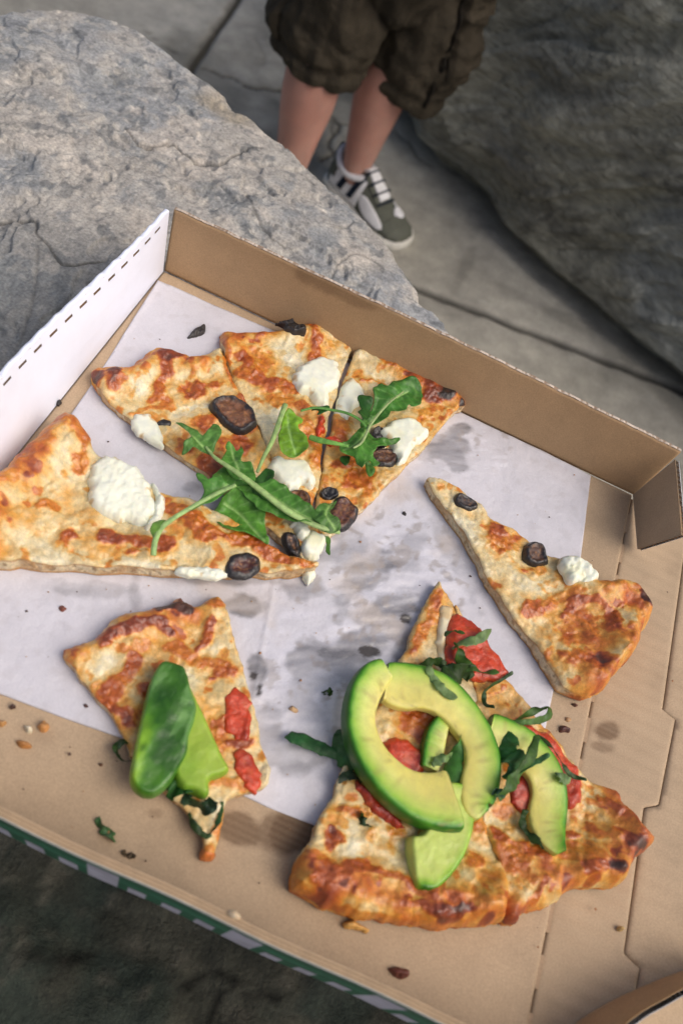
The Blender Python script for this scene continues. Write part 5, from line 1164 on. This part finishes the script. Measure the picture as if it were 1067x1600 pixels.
# ------------------------------------------------------------------ crumbs
def crumb(label, pts, h, col, seed, mat=M_PIZZA, name='crumb', cat='crumb', base=.0012):
    poly = smooth_poly(P2(pts, base), 3); poly += .0003 * np.c_[fbm(poly, 300, 2, seed), fbm(poly, 300, 2, seed + 1)]
    sz = math.sqrt(abs(area2(poly)))
    def zt(v, de): return base + h * np.sqrt(np.clip(de / (sz * .4), 0, 1)) + .25 * h * fbm(v, 500, 3, seed)
    V, F, C_ = sheet(poly, max(.0004, sz / 16), zt, base - .0008, lambda v, de, z: np.c_[np.array(col) * (1 + .35 * fbm(v, 500, 3, seed))[:, None], np.full(len(v), .6)], 2)
    return tag(link(name, V, F, mat, col=C_), label, cat, 'crumbs and burnt bits in the box')
def blob(x, y, rx, ry, a=0, n=9, s=1):
    rng = np.random.default_rng(s); a = math.radians(a); out = []
    for k in range(n):
        t_ = 2 * math.pi * k / n; r = 1 + rng.uniform(-.25, .25)
        ux, uy = rx * r * math.cos(t_), ry * r * math.sin(t_); out.append((x + ux * math.cos(a) - uy * math.sin(a), y + ux * math.sin(a) + uy * math.cos(a)))
    return out
CH = (.018, .014, .014)
crumb('black charred leaf bit alone on the upper paper', [(292, 530), (298, 521), (306, 513), (317, 509), (322, 512), (320, 521), (312, 526), (300, 529)], .004, CH, 601, M_FIG, 'charred_bit')
for i, (lab, x, y, rx, ry, a, h_, c_) in enumerate([
    ('dark red-brown crumb on cardboard just below the slender slice', 884, 1081, 7, 5, 20, .003, (.06, .02, .015)),
    ('dark maroon crumb on cardboard between slender slice and tomato slice', 881, 1140, 9, 5, 10, .003, (.07, .015, .010)),
    ('small brown crumb just above the maroon crumb', 898, 1102, 5, 3, 30, .002, (.09, .03, .015)),
    ('tan crumb flake left of the small brown crumb', 887, 1124, 5, 3, 20, .0015, (.42, .25, .12)),
    ('golden crumb nearest the left edge on the bare cardboard', 2, 1130, 7, 5, 0, .003, (.50, .26, .09)),
    ('orange crust crumb at far left on the bare cardboard', 36, 1163, 14, 6, 12, .004, (.50, .22, .06)),
    ('golden crumb right of the pale one, below the paper edge', 69, 1136, 8, 9, 30, .004, (.46, .22, .07)),
    ('pale cheese crumb between two golden crumbs at far left', 44, 1140, 7, 5, 40, .003, (.66, .62, .48)),
    ('dark crumb on the paper just above its lower left edge', 21, 1104, 5, 4, 0, .002, (.05, .02, .015)),
    ('reddish crumb on the paper left of the small slice', 98, 951, 5, 4, 0, .002, (.16, .04, .02)),
    ('dark crumb on the paper touching the small slice left corner', 134, 1103, 5, 3, 30, .002, (.07, .025, .02)),
    ('brown speck on cardboard below the paper corner', 158, 1194, 4, 3, 0, .002, (.14, .06, .03)),
    ('tan cheese crumb stuck on the front wall rim', 365, 1428, 0, 0, 0, 0, (.6, .5, .35)),
    ('dark red sauce crumb near the front wall', 622, 1519, 15, 9, 10, .004, (.11, .022, .012)),
    ('yellowish crumb alone on the flattened side panel', 969, 1451, 5, 4, 0, .0025, (.52, .36, .14)),
    ('pale orange crumb on paper left of the largest avocado', 458, 1108, 8, 4, 20, .0015, (.58, .38, .2)),
    ('black crumb on the paper between the fig slice and slender slice', 631, 803, 4, 3, 20, .002, CH),
    ('brown fleck at paper edge under the white wall', 93, 630, 4, 4, 0, .002, CH)]):
    if rx == 0:
        continue
    crumb(lab, blob(x, y, rx, ry, a, s=i), h_, c_, 610 + i, name='crumb', base=.0014 if (x < 880 and y < 1110) or x in (458, 631) else .0004)
# the crumb on the rim stands at its real height
p_ = P(366, 1429, H); poly = np.array([[p_[0] + .003 * math.cos(a), p_[1] + .0016 * math.sin(a)] for a in np.linspace(0, 2 * math.pi, 9)[:-1]])
V, F, C_ = sheet(poly, .0004, lambda v, de: H + .0026 * np.sqrt(np.clip(de / .0015, 0, 1)) + .0004 * fbm(v, 600, 2, 5), H - .0006, lambda v, de, z: np.tile((.60, .48, .33, .7), (len(v), 1)), 2)
tag(link('crumb', V, F, M_PIZZA, col=C_), 'tan crumb stuck on the rim of the green front wall', 'crumb', 'crumbs and burnt bits in the box')
# specks too small and many to count
rng = np.random.default_rng(5); mb = MB()
def speck(p, r, c):
    V = [p + np.array(d_) * r * rng.uniform(.6, 1.3) for d_ in ((1, 0, 0), (0, 1, 0), (-1, 0, 0), (0, -1, 0), (0, 0, .8), (0, 0, -.5))]
    mb.add(V, [(0, 1, 4), (1, 2, 4), (2, 3, 4), (3, 0, 4), (1, 0, 5), (2, 1, 5), (3, 2, 5), (0, 3, 5)], (*c, .7))
fixed = [(537, 706), (746, 711), (546, 777), (563, 847), (858, 808), (897, 742), (205, 955), (42, 955), (76, 925), (470, 1063), (407, 1020), (560, 1068), (735, 900), (750, 950), (240, 1225), (109, 1178), (1042, 925), (1050, 1064), (170, 1300), (228, 1345), (405, 1380), (300, 700), (228, 690), (170, 690), (250, 530), (210, 529), (930, 1420), (840, 1480)]
for x, y in fixed: speck(P(x, y, .0018), rng.uniform(.0005, .0010), (.05, .025, .02) if rng.random() < .6 else (.35, .17, .07))
for k in range(150):
    x, y = rng.uniform(0, 1067), rng.uniform(560, 1450); p = P(x, y, .0016)
    if 0 < p[0] < S and -S < p[1] < 0: speck(p, rng.uniform(.00022, .0005), (.07, .035, .02) if rng.random() < .5 else (.4, .22, .09))
tag(mb.build('fine_crumbs', M_PIZZA, origin=(S / 2, -S / 2, 0)), 'fine dark and tan crumbs sprinkled over the paper and cardboard', 'crumbs', kind='stuff')
# ------------------------------------------------------------------ the child standing on the pavement
SV = np.array([.743, .669]); FV = np.array([.669, -.743])        # the child's sideways and forward directions
gL = np.array([-.117, .757]); gR = np.array([-.031, .848])
person = thing('person', 'child in baggy dark brown cargo shorts and grey-white sneakers standing beyond the rock', 'person', (-.08, .84, GROUND))
hL = P(492, 108, -.275); hR = P(624, 138, -.30); HM = {-1: hL, 1: hR}
def skin_body():
    me = bpy.data.meshes.new('body'); o = bpy.data.objects.new('body_tmp', me); COL.objects.link(o)
    pts = []; rad = []; ed = []
    def add(p, r, par=None):
        pts.append(p); rad.append(r); i = len(pts) - 1
        if par is not None: ed.append((par, i))
        return i
    c = np.array([-.055, .80])
    def B(a, b, z): return (c[0] + a * SV[0] + b * FV[0], c[1] + a * SV[1] + b * FV[1], z)
    pel = add((c[0], c[1], .07), (.085, .07)); wa = add((c[0], c[1], .15), (.085, .065), pel); ch = add((c[0], c[1], .26), (.10, .07), wa); sh = add((c[0], c[1], .325), (.075, .055), ch)
    nk = add(B(0, .004, .37), (.032, .032), sh); hd0 = add(B(0, .012, .42), (.055, .062), nk); hd1 = add(B(0, .014, .49), (.074, .085), hd0); add(B(0, .012, .555), (.050, .060), hd1)
    for g_, sx in ((gL, -1), (gR, 1)):
        h_ = add(B(sx * .052, 0, .02), (.062, .062), pel); m1 = add((mix(B(sx * .05, 0, 0)[0], HM[sx][0], .6), mix(B(sx * .05, 0, 0)[1], HM[sx][1], .6), -.09), (.050, .050), h_)
        k_ = add((mix(g_[0], HM[sx][0], .45), mix(g_[1], HM[sx][1], .45), -.205), (.043, .044), m1); k2 = add((g_[0], g_[1], -.26), (.0445, .045), k_); k3 = add((g_[0], g_[1] + .002, -.31), (.0435, .045), k2)
        k4 = add((g_[0] - .001, g_[1] + .001, -.365), (.034, .035), k3); k5 = add((g_[0], g_[1], -.415), (.0275, .028), k4); k6 = add((g_[0], g_[1], -.452), (.023, .024), k5)
        f_ = np.array([.888, -.46]) if sx > 0 else np.array([.45, -.89]); add((g_[0] + f_[0] * .05, g_[1] + f_[1] * .05, -.480), (.012, .008), k6)
    for sx in (-1, 1):
        s0 = add(B(sx * .105, 0, .315), (.034, .034), sh); e_ = add(B(sx * .135, .01, .19), (.026, .026), s0); w_ = add(B(sx * .14, .05, .085), (.018, .020), e_); hnd = add(B(sx * .14, .062, .045), (.012, .022), w_)
        for fy, ln in ((-.020, .040), (-.008, .048), (.004, .046), (.014, .036)):
            a_ = add(B(sx * .138, .062 - fy, .025), (.006, .006), hnd); add(B(sx * .134, .064 - fy, .025 - ln * .6), (.005, .005), a_)
        a_ = add(B(sx * .130, .088, .045), (.007, .007), hnd); add(B(sx * .124, .098, .022), (.005, .005), a_)
    me.from_pydata(pts, ed, []); me.update()
    md = o.modifiers.new('s', 'SKIN'); md.use_smooth_shade = True
    for i, r in enumerate(rad): me.skin_vertices[0].data[i].radius = r; me.skin_vertices[0].data[i].use_root = (i == 0)
    ms = o.modifiers.new('u', 'SUBSURF'); ms.levels = 3; ms.render_levels = 3
    dg = bpy.context.evaluated_depsgraph_get(); dg.update()
    me2 = bpy.data.meshes.new_from_object(o.evaluated_get(dg)); bpy.data.objects.remove(o)
    V = np.array([v.co[:] for v in me2.vertices]); F = [tuple(p.vertices) for p in me2.polygons]
    n = fbm(V, 26, 3, 3); c_ = mixc((.47, .28, .225), (.42, .225, .18), sm(n, -.6, .6)); kn = (1 - sm(np.abs(V[:, 2] + .33), 0, .14)); c_ = mixc(c_, (.50, .24, .19), kn * .4)
    return link('body', V, F, M_SKIN, person, col=np.c_[c_, np.full(len(V), .5)])
skin_body()
def loft(rings, nth, rad_noise, name, mat, colf, parent, closed_top=True, folds=None, rot=0.0, tilt=0.0):
    """rings: (cx, cy, z, rx, ry)"""
    R_ = smooth_poly(np.array(rings, float), 7, False); n = len(R_); a = np.linspace(0, 2 * math.pi, nth, endpoint=False); V = []
    for k in range(n):
        cx, cy, z, rx, ry = R_[k]
        p = np.c_[cx + rx * np.cos(a), cy + ry * np.sin(a), np.full(nth, z)]
        d = rad_noise(p, a, k / n)
        kt = tilt * (1 - sm(np.array([z]), -.32, -.10)[0])
        ex = (rx + d) * np.cos(a); ey = (ry + d) * np.sin(a)
        V.append(np.c_[cx + ex * math.cos(rot) - ey * math.sin(rot), cy + ex * math.sin(rot) + ey * math.cos(rot), z + kt * np.cos(a) + .004 * fbm(np.c_[np.cos(a), np.sin(a), a * 0 + z * 0], 3, 2, 9)])
    V = np.concatenate(V); idx = np.arange(n * nth).reshape(n, nth); nx_ = np.roll(idx, -1, 1)
    F = np.stack([idx[:-1], nx_[:-1], nx_[1:], idx[1:]], -1).reshape(-1, 4)
    return link(name, V, F, mat, parent, col=colf(V)), R_
def fold(seed):
    def f(p, a, t):
        q = np.c_[np.cos(a) * .08, np.sin(a) * .08, p[:, 2] * 1.0]
        w = q * np.array([1, 1, 2.2])
        f1 = fbm(w + .02 * np.c_[fbm(q, 20, 2, 1), fbm(q, 20, 2, 2), fbm(q, 20, 2, 3)], 11, 3, seed)
        tz_ = .004 * fbm(np.c_[np.cos(a), np.sin(a), a * 0], 3, 2, 9)
        ver = fbm(np.c_[np.cos(a) * 2.2, np.sin(a) * 2.2, p[:, 2] * 4], 1.6, 2, seed + 3)
        hem_ = sm(p[:, 2] + .33 - (.064 if seed == 3 else .038), .0, .07)
        return (.003 + .008 * hem_) * f1 + .004 * ver - .006 * np.exp(-((p[:, 2] + .33 - (.064 if seed == 3 else .038) + tz_ - .030) / .006) ** 2) + .003 * fbm(w, 34, 3, seed + 1)
    return f
def shorts_c(V):
    n = fbm(V, 12, 3, 5); return np.c_[np.array((.043, .036, .026)) * (1 + .15 * n)[:, None], np.full(len(V), .9)]
wc_ = np.array([-.055, .80])
def leg_rings(h, rx, sx):
    up = .064 if sx < 0 else .038
    return [(h[0], h[1], -.285 + up, rx * .60, rx * .60), (h[0], h[1], -.318 + up, rx * .80, rx * .80), (h[0], h[1], -.324 + up, rx * .90, rx * .90), (h[0], h[1], -.314 + up, rx * .95, rx * .95), (h[0] + .002 * sx, h[1], -.275 + up, rx * .99, rx * .98), (h[0], h[1], -.19, rx, rx * .98),
            (h[0] - .002 * sx, h[1], -.12, rx * .97, rx), (mix(h[0], wc_[0] + .04 * sx, .5), mix(h[1], wc_[1] + .036 * sx, .5), -.04, rx * 1.0, rx * 1.02), (wc_[0] + .035 * sx, wc_[1] + .03 * sx, .04, rx * .90, rx * 1.0), (wc_[0] + .02 * sx, wc_[1] + .02 * sx, .12, .075, .075)]
_, RL = loft(leg_rings(hL, .074, -1), 160, fold(3), 'shorts_leg', M_CLOTH, shorts_c, person, tilt=-.010)
_, RR = loft(leg_rings(hR, .078, 1), 160, fold(33), 'shorts_leg', M_CLOTH, shorts_c, person, tilt=-.024)
loft([(wc_[0], wc_[1], -.17, .02, .02), (wc_[0], wc_[1], -.15, .05, .05), (wc_[0], wc_[1], -.08, .09, .075), (wc_[0], wc_[1], .03, .125, .095), (wc_[0], wc_[1], .10, .118, .09), (wc_[0], wc_[1], .15, .105, .082)], 160, fold(63), 'shorts_seat', M_CLOTH, shorts_c, person, rot=.733)
def shirt_c(V):
    return np.tile((.16, .20, .26, .9), (len(V), 1))
loft([(wc_[0], wc_[1], .10, .112, .088), (wc_[0], wc_[1], .13, .118, .09), (wc_[0], wc_[1], .22, .116, .088), (wc_[0], wc_[1], .29, .120, .082), (wc_[0], wc_[1], .335, .10, .066), (wc_[0], wc_[1], .365, .045, .042)], 120, lambda p, a, t: .004 * fbm(p, 20, 3, 4), 't_shirt', M_CLOTH, shirt_c, person, rot=.733)
for sx in (-1, 1):
    loft([(wc_[0] + sx * .128 * SV[0], wc_[1] + sx * .128 * SV[1], .22, .040, .040), (wc_[0] + sx * .118 * SV[0], wc_[1] + sx * .118 * SV[1], .27, .042, .042), (wc_[0] + sx * .09 * SV[0], wc_[1] + sx * .09 * SV[1], .325, .045, .04), (wc_[0] + sx * .05 * SV[0], wc_[1] + sx * .05 * SV[1], .34, .03, .03)], 60, lambda p, a, t: .003 * fbm(p, 30, 3, 4), 'sleeve', M_CLOTH, shirt_c, person)
hc = np.array([wc_[0] + .006, wc_[1] - .006, .505]); RZ = np.array([[SV[0], SV[1], 0], [-FV[0], -FV[1], 0], [0, 0, 1]])
bm = bmesh.new(); bmesh.ops.create_icosphere(bm, subdivisions=5, radius=1); V = np.array([v.co[:] for v in bm.verts]); F = [tuple(v.index for v in f.verts) for f in bm.faces]; bm.free()
hv = V * np.array([.083, .094, .092]); n_ = fbm(hv, 60, 3, 5)
face_ = (V[:, 1] < -.15) & (V[:, 2] < .45); hv = np.where(face_[:, None], hv * .80, hv * (1 + .03 * n_)[:, None]); low = V[:, 2] < -.55; hv[low] *= .75
link('hair', hv @ RZ + hc, F, M_CLOTH, person, col=np.tile((.20, .12, .06, .7), (len(V), 1)))
for sx in (-1, 1):
    link('eye', (V[:] * .009 + np.array([sx * .027, -.074, -.012])) @ RZ + hc, F, M_SKIN, person, col=np.where(((V[:, 1] < -.88))[:, None], np.array([[.03, .02, .015, .2]]), np.array([[.8, .78, .75, .2]])))
    link('ear', (V * np.array([.008, .014, .022]) + np.array([sx * .078, .002, -.018])) @ RZ + hc, F, M_SKIN, person, col=np.tile((.5, .27, .2, .5), (len(V), 1)))
link('nose', (V * np.array([.010, .014, .014]) + np.array([0, -.088, -.032])) @ RZ + hc, F, M_SKIN, person, col=np.tile((.5, .27, .2, .5), (len(V), 1)))
link('mouth', (V * np.array([.020, .006, .005]) + np.array([0, -.080, -.062])) @ RZ + hc, F, M_SKIN, person, col=np.tile((.5, .16, .14, .4), (len(V), 1)))
# cargo pockets and seam, lying 4 mm proud of the shorts' legs
def tube_patch(R_, seed, a0, a1, z0, z1, off, name, folds, colr, thick=.004):
    zs = R_[:, 2]; st = np.argmin(zs); Rz = R_[st:]
    nu, nv = 40, 40; u, w = np.meshgrid(np.linspace(0, 1, nu + 1), np.linspace(0, 1, nv + 1), indexing='ij')
    a = mix(a0, a1, u.ravel()); z = mix(z0, z1, w.ravel())
    o_ = np.argsort(Rz[:, 2]); g = [np.interp(z, Rz[o_, 2], Rz[o_, k]) for k in (0, 1, 3, 4)]
    ed = np.minimum(np.minimum(u, 1 - u), np.minimum(w, 1 - w)).ravel(); lift = off * sm(ed, -.02, .09) + .002 * fbm(np.c_[a * .08, z], 60, 3, 6)
    p = np.c_[g[0] + g[2] * np.cos(a), g[1] + g[3] * np.sin(a), z]; d = np.zeros(len(a))
    for k in range(len(a)): pass
    d = folds(p, a, 0)
    V = np.c_[g[0] + (g[2] + d + lift) * np.cos(a), g[1] + (g[3] + d + lift) * np.sin(a), z]
    idx = np.arange((nu + 1) * (nv + 1)).reshape(nu + 1, nv + 1); F = np.stack([idx[:-1, :-1], idx[1:, :-1], idx[1:, 1:], idx[:-1, 1:]], -1).reshape(-1, 4)
    return link(name, V, F, M_CLOTH, person, col=np.tile((*colr, .9), (len(V), 1)))
sc0 = (.047, .039, .028)
tube_patch(RL, 3, math.radians(165), math.radians(225), -.235, -.10, .010, 'cargo_pocket', fold(3), sc0)
tube_patch(RL, 3, math.radians(160), math.radians(228), -.135, -.09, .016, 'pocket_flap', fold(3), sc0)
tube_patch(RR, 33, math.radians(-38), math.radians(15), -.255, -.11, .011, 'cargo_pocket', fold(33), sc0)
tube_patch(RR, 33, math.radians(-42), math.radians(18), -.145, -.10, .016, 'pocket_flap', fold(33), sc0)
tube_patch(RR, 33, math.radians(-46), math.radians(-42), -.30, -.08, .004, 'side_seam', fold(33), (.012, .010, .008))

def make_shoe(g_, fdir, seed):
    f = np.array(fdir) / np.linalg.norm(fdir); l = np.array([-f[1], f[0]]); L = .188
    h0 = np.array(g_) - f * .046
    sh = thing('_', None, None, (0, 0, 0)) if False else None
    hw_ = lambda s: np.interp(s, [0, .03, .1, .25, .45, .62, .78, .9, .97, 1], [.010, .020, .0265, .029, .031, .0355, .038, .033, .021, .006])
    ht_ = lambda s: np.interp(s, [0, .03, .08, .2, .34, .42, .52, .64, .78, .9, .97, 1], [.050, .066, .072, .062, .064, .074, .062, .048, .038, .032, .026, .018])
    def S3(s, th, off=0.0):
        s = np.asarray(s, float); th = np.asarray(th, float)
        hw = hw_(s); ht = ht_(s) - .013
        c_, q_ = np.cos(th), np.sin(th)
        y = -(hw + off) * np.sign(c_) * np.abs(c_) ** .75; z = .013 + (ht + off) * np.abs(q_) ** .85
        y = y * (1 - .28 * (z / .075) * (s < 2))
        X = s * L + off * (s > .9) * 1.0
        return np.c_[h0[0] + f[0] * X + l[0] * y, h0[1] + f[1] * X + l[1] * y, GROUND + z]
    def patch(name, s0, s1, t0, t1, off, col, n=24, skew=0.0, par=None, rgh=.8, sh_=None):
        u, w = np.meshgrid(np.linspace(0, 1, n + 1), np.linspace(0, 1, n + 1), indexing='ij'); u = u.ravel(); w = w.ravel()
        ed = np.minimum(np.minimum(u, 1 - u), np.minimum(w, 1 - w))
        s = mix(s0, s1, u) + skew * (w - .5)
        if sh_: 
            cx, cy = u - .5, w - .5; rr_ = np.maximum(np.abs(cx), np.abs(cy)) / (np.hypot(cx, cy) + 1e-9); u2 = .5 + cx * rr_; w2 = .5 + cy * rr_; s = mix(s0, s1, u2) + skew * (w2 - .5); w = w2
        V = S3(s, mix(t0, t1, w), 0); V2 = S3(s, mix(t0, t1, w), .004)
        V = V + (V2 - V) * ((1.7 * off * sm(ed, -.001, .04)) / .004)[:, None]
        idx = np.arange((n + 1) ** 2).reshape(n + 1, n + 1); F = np.stack([idx[:-1, :-1], idx[1:, :-1], idx[1:, 1:], idx[:-1, 1:]], -1).reshape(-1, 4)
        return link(name, V, F, M_SHOE, par or root, col=np.tile((*col, rgh), (len(V), 1)))
    GY = (.105, .110, .088); WH = (.72, .72, .73); NV = (.008, .014, .028)
    u, w = np.meshgrid(np.linspace(0, 1, 121), np.linspace(0, math.pi, 81), indexing='ij')
    V = S3(u.ravel(), w.ravel()); idx = np.arange(121 * 81).reshape(121, 81); F = np.stack([idx[:-1, :-1], idx[1:, :-1], idx[1:, 1:], idx[:-1, 1:]], -1).reshape(-1, 4)
    root = link('sneaker', V, F, M_SHOE, person, col=np.tile((*GY, .95), (len(V), 1)))
    ORIG['sneaker'] = ORIG['person']; ORIG[root.name] = ORIG['person']
    # sole
    ss = np.linspace(0, 1, 60); out = np.concatenate([np.c_[ss, -(hw_(ss) + .0015)], np.c_[ss[::-1], hw_(ss[::-1]) + .0035]])
    out2 = np.c_[h0[0] + f[0] * (out[:, 0] * (L + .006) - .003) + l[0] * out[:, 1], h0[1] + f[1] * (out[:, 0] * (L + .006) - .003) + l[1] * out[:, 1]]
    V, F, C_ = sheet(smooth_poly(out2, 2), .003, lambda v, de: GROUND + .0165 - .002 * (1 - sm(de, 0, .003)), GROUND + .0005, lambda v, de, z: np.tile((.62, .60, .54, .7), (len(v), 1)), 6, None, round_side=.0015)
    link('sole', V, F, M_SHOE, root, col=C_)
    for a_, b_ in ((0.10, 1.18), (math.pi - 1.18, math.pi - .10)):
        near = a_ < 1
        patch('side_panel', .07, .47, a_ - .05, b_ + .05, .0012, WH)
        patch('stripe', .22, .29, a_ + .02, b_ - .02, .0024, NV, 16, .06 if near else -.06); patch('stripe', .36, .43, a_ + .02, b_ - .02, .0024, NV, 16, .06 if near else -.06)
        patch('toe_panel', .47, .84, a_ + .04, (b_ - .36) if near else b_, .0014, WH, 20, .05 if near else -.05, sh_=True) if near else patch('toe_panel', .50, .80, a_ + .42, b_ - .05, .0014, WH, 20, -.05, sh_=True)
    patch('eyestay', .36, .68, 1.02, math.pi - 1.02, .0022, GY, 24)
    patch('tongue', .34, .66, 1.30, math.pi - 1.30, .0045, WH, 20)
    patch('tongue_tab', .33, .37, 1.35, math.pi - 1.35, .0065, NV, 10)
    patch('toe_cap', .80, .985, .25, math.pi - .25, .0012, GY, 24)
    patch('toe_patch', .72, .84, 1.62, 2.35, .0022, WH, 14, -.03, sh_=True)
    patch('heel_counter', .0, .14, .15, math.pi - .15, .0015, GY, 20)
    for s_ in (.43, .51, .59, .665):
        th = np.linspace(1.06, math.pi - 1.06, 9); p = S3(np.full(9, s_) + .012 * np.sin(np.linspace(0, 3.1, 9)), th, .0065 if s_ < .65 else .004)
        V, F = tube(p, .0021, 8); link('lace', V, F, M_SHOE, root, col=np.tile((*NV, .8), (len(V), 1)))
    # padded collar ring round the ankle
    a = np.linspace(0, 2 * math.pi, 33); p = np.c_[np.array(g_)[0] + f[0] * (.036 * np.cos(a)) + l[0] * .0285 * np.sin(a), np.array(g_)[1] + f[1] * (.036 * np.cos(a)) + l[1] * .0285 * np.sin(a), GROUND + .064 + .006 * np.cos(2 * a) - .003 * np.cos(a)]
    V, F = tube(p, .0055, 10); link('collar', V, F, M_SHOE, root, col=np.tile((.58, .58, .60, .8), (len(V), 1)))
    p = S3(np.array([.0, .01, .03]), np.full(3, math.pi / 2), .004) + np.array([[0, 0, -.004], [0, 0, .004], [0, 0, .006]]); V, F = tube(p, .005, 8); link('pull_tab', V, F, M_SHOE, root, col=np.tile((*NV, .8), (len(V), 1)))
make_shoe(gR + np.array([.0, .006]), (.888, -.46), 1)
make_shoe(gL, (.45, -.89), 2)
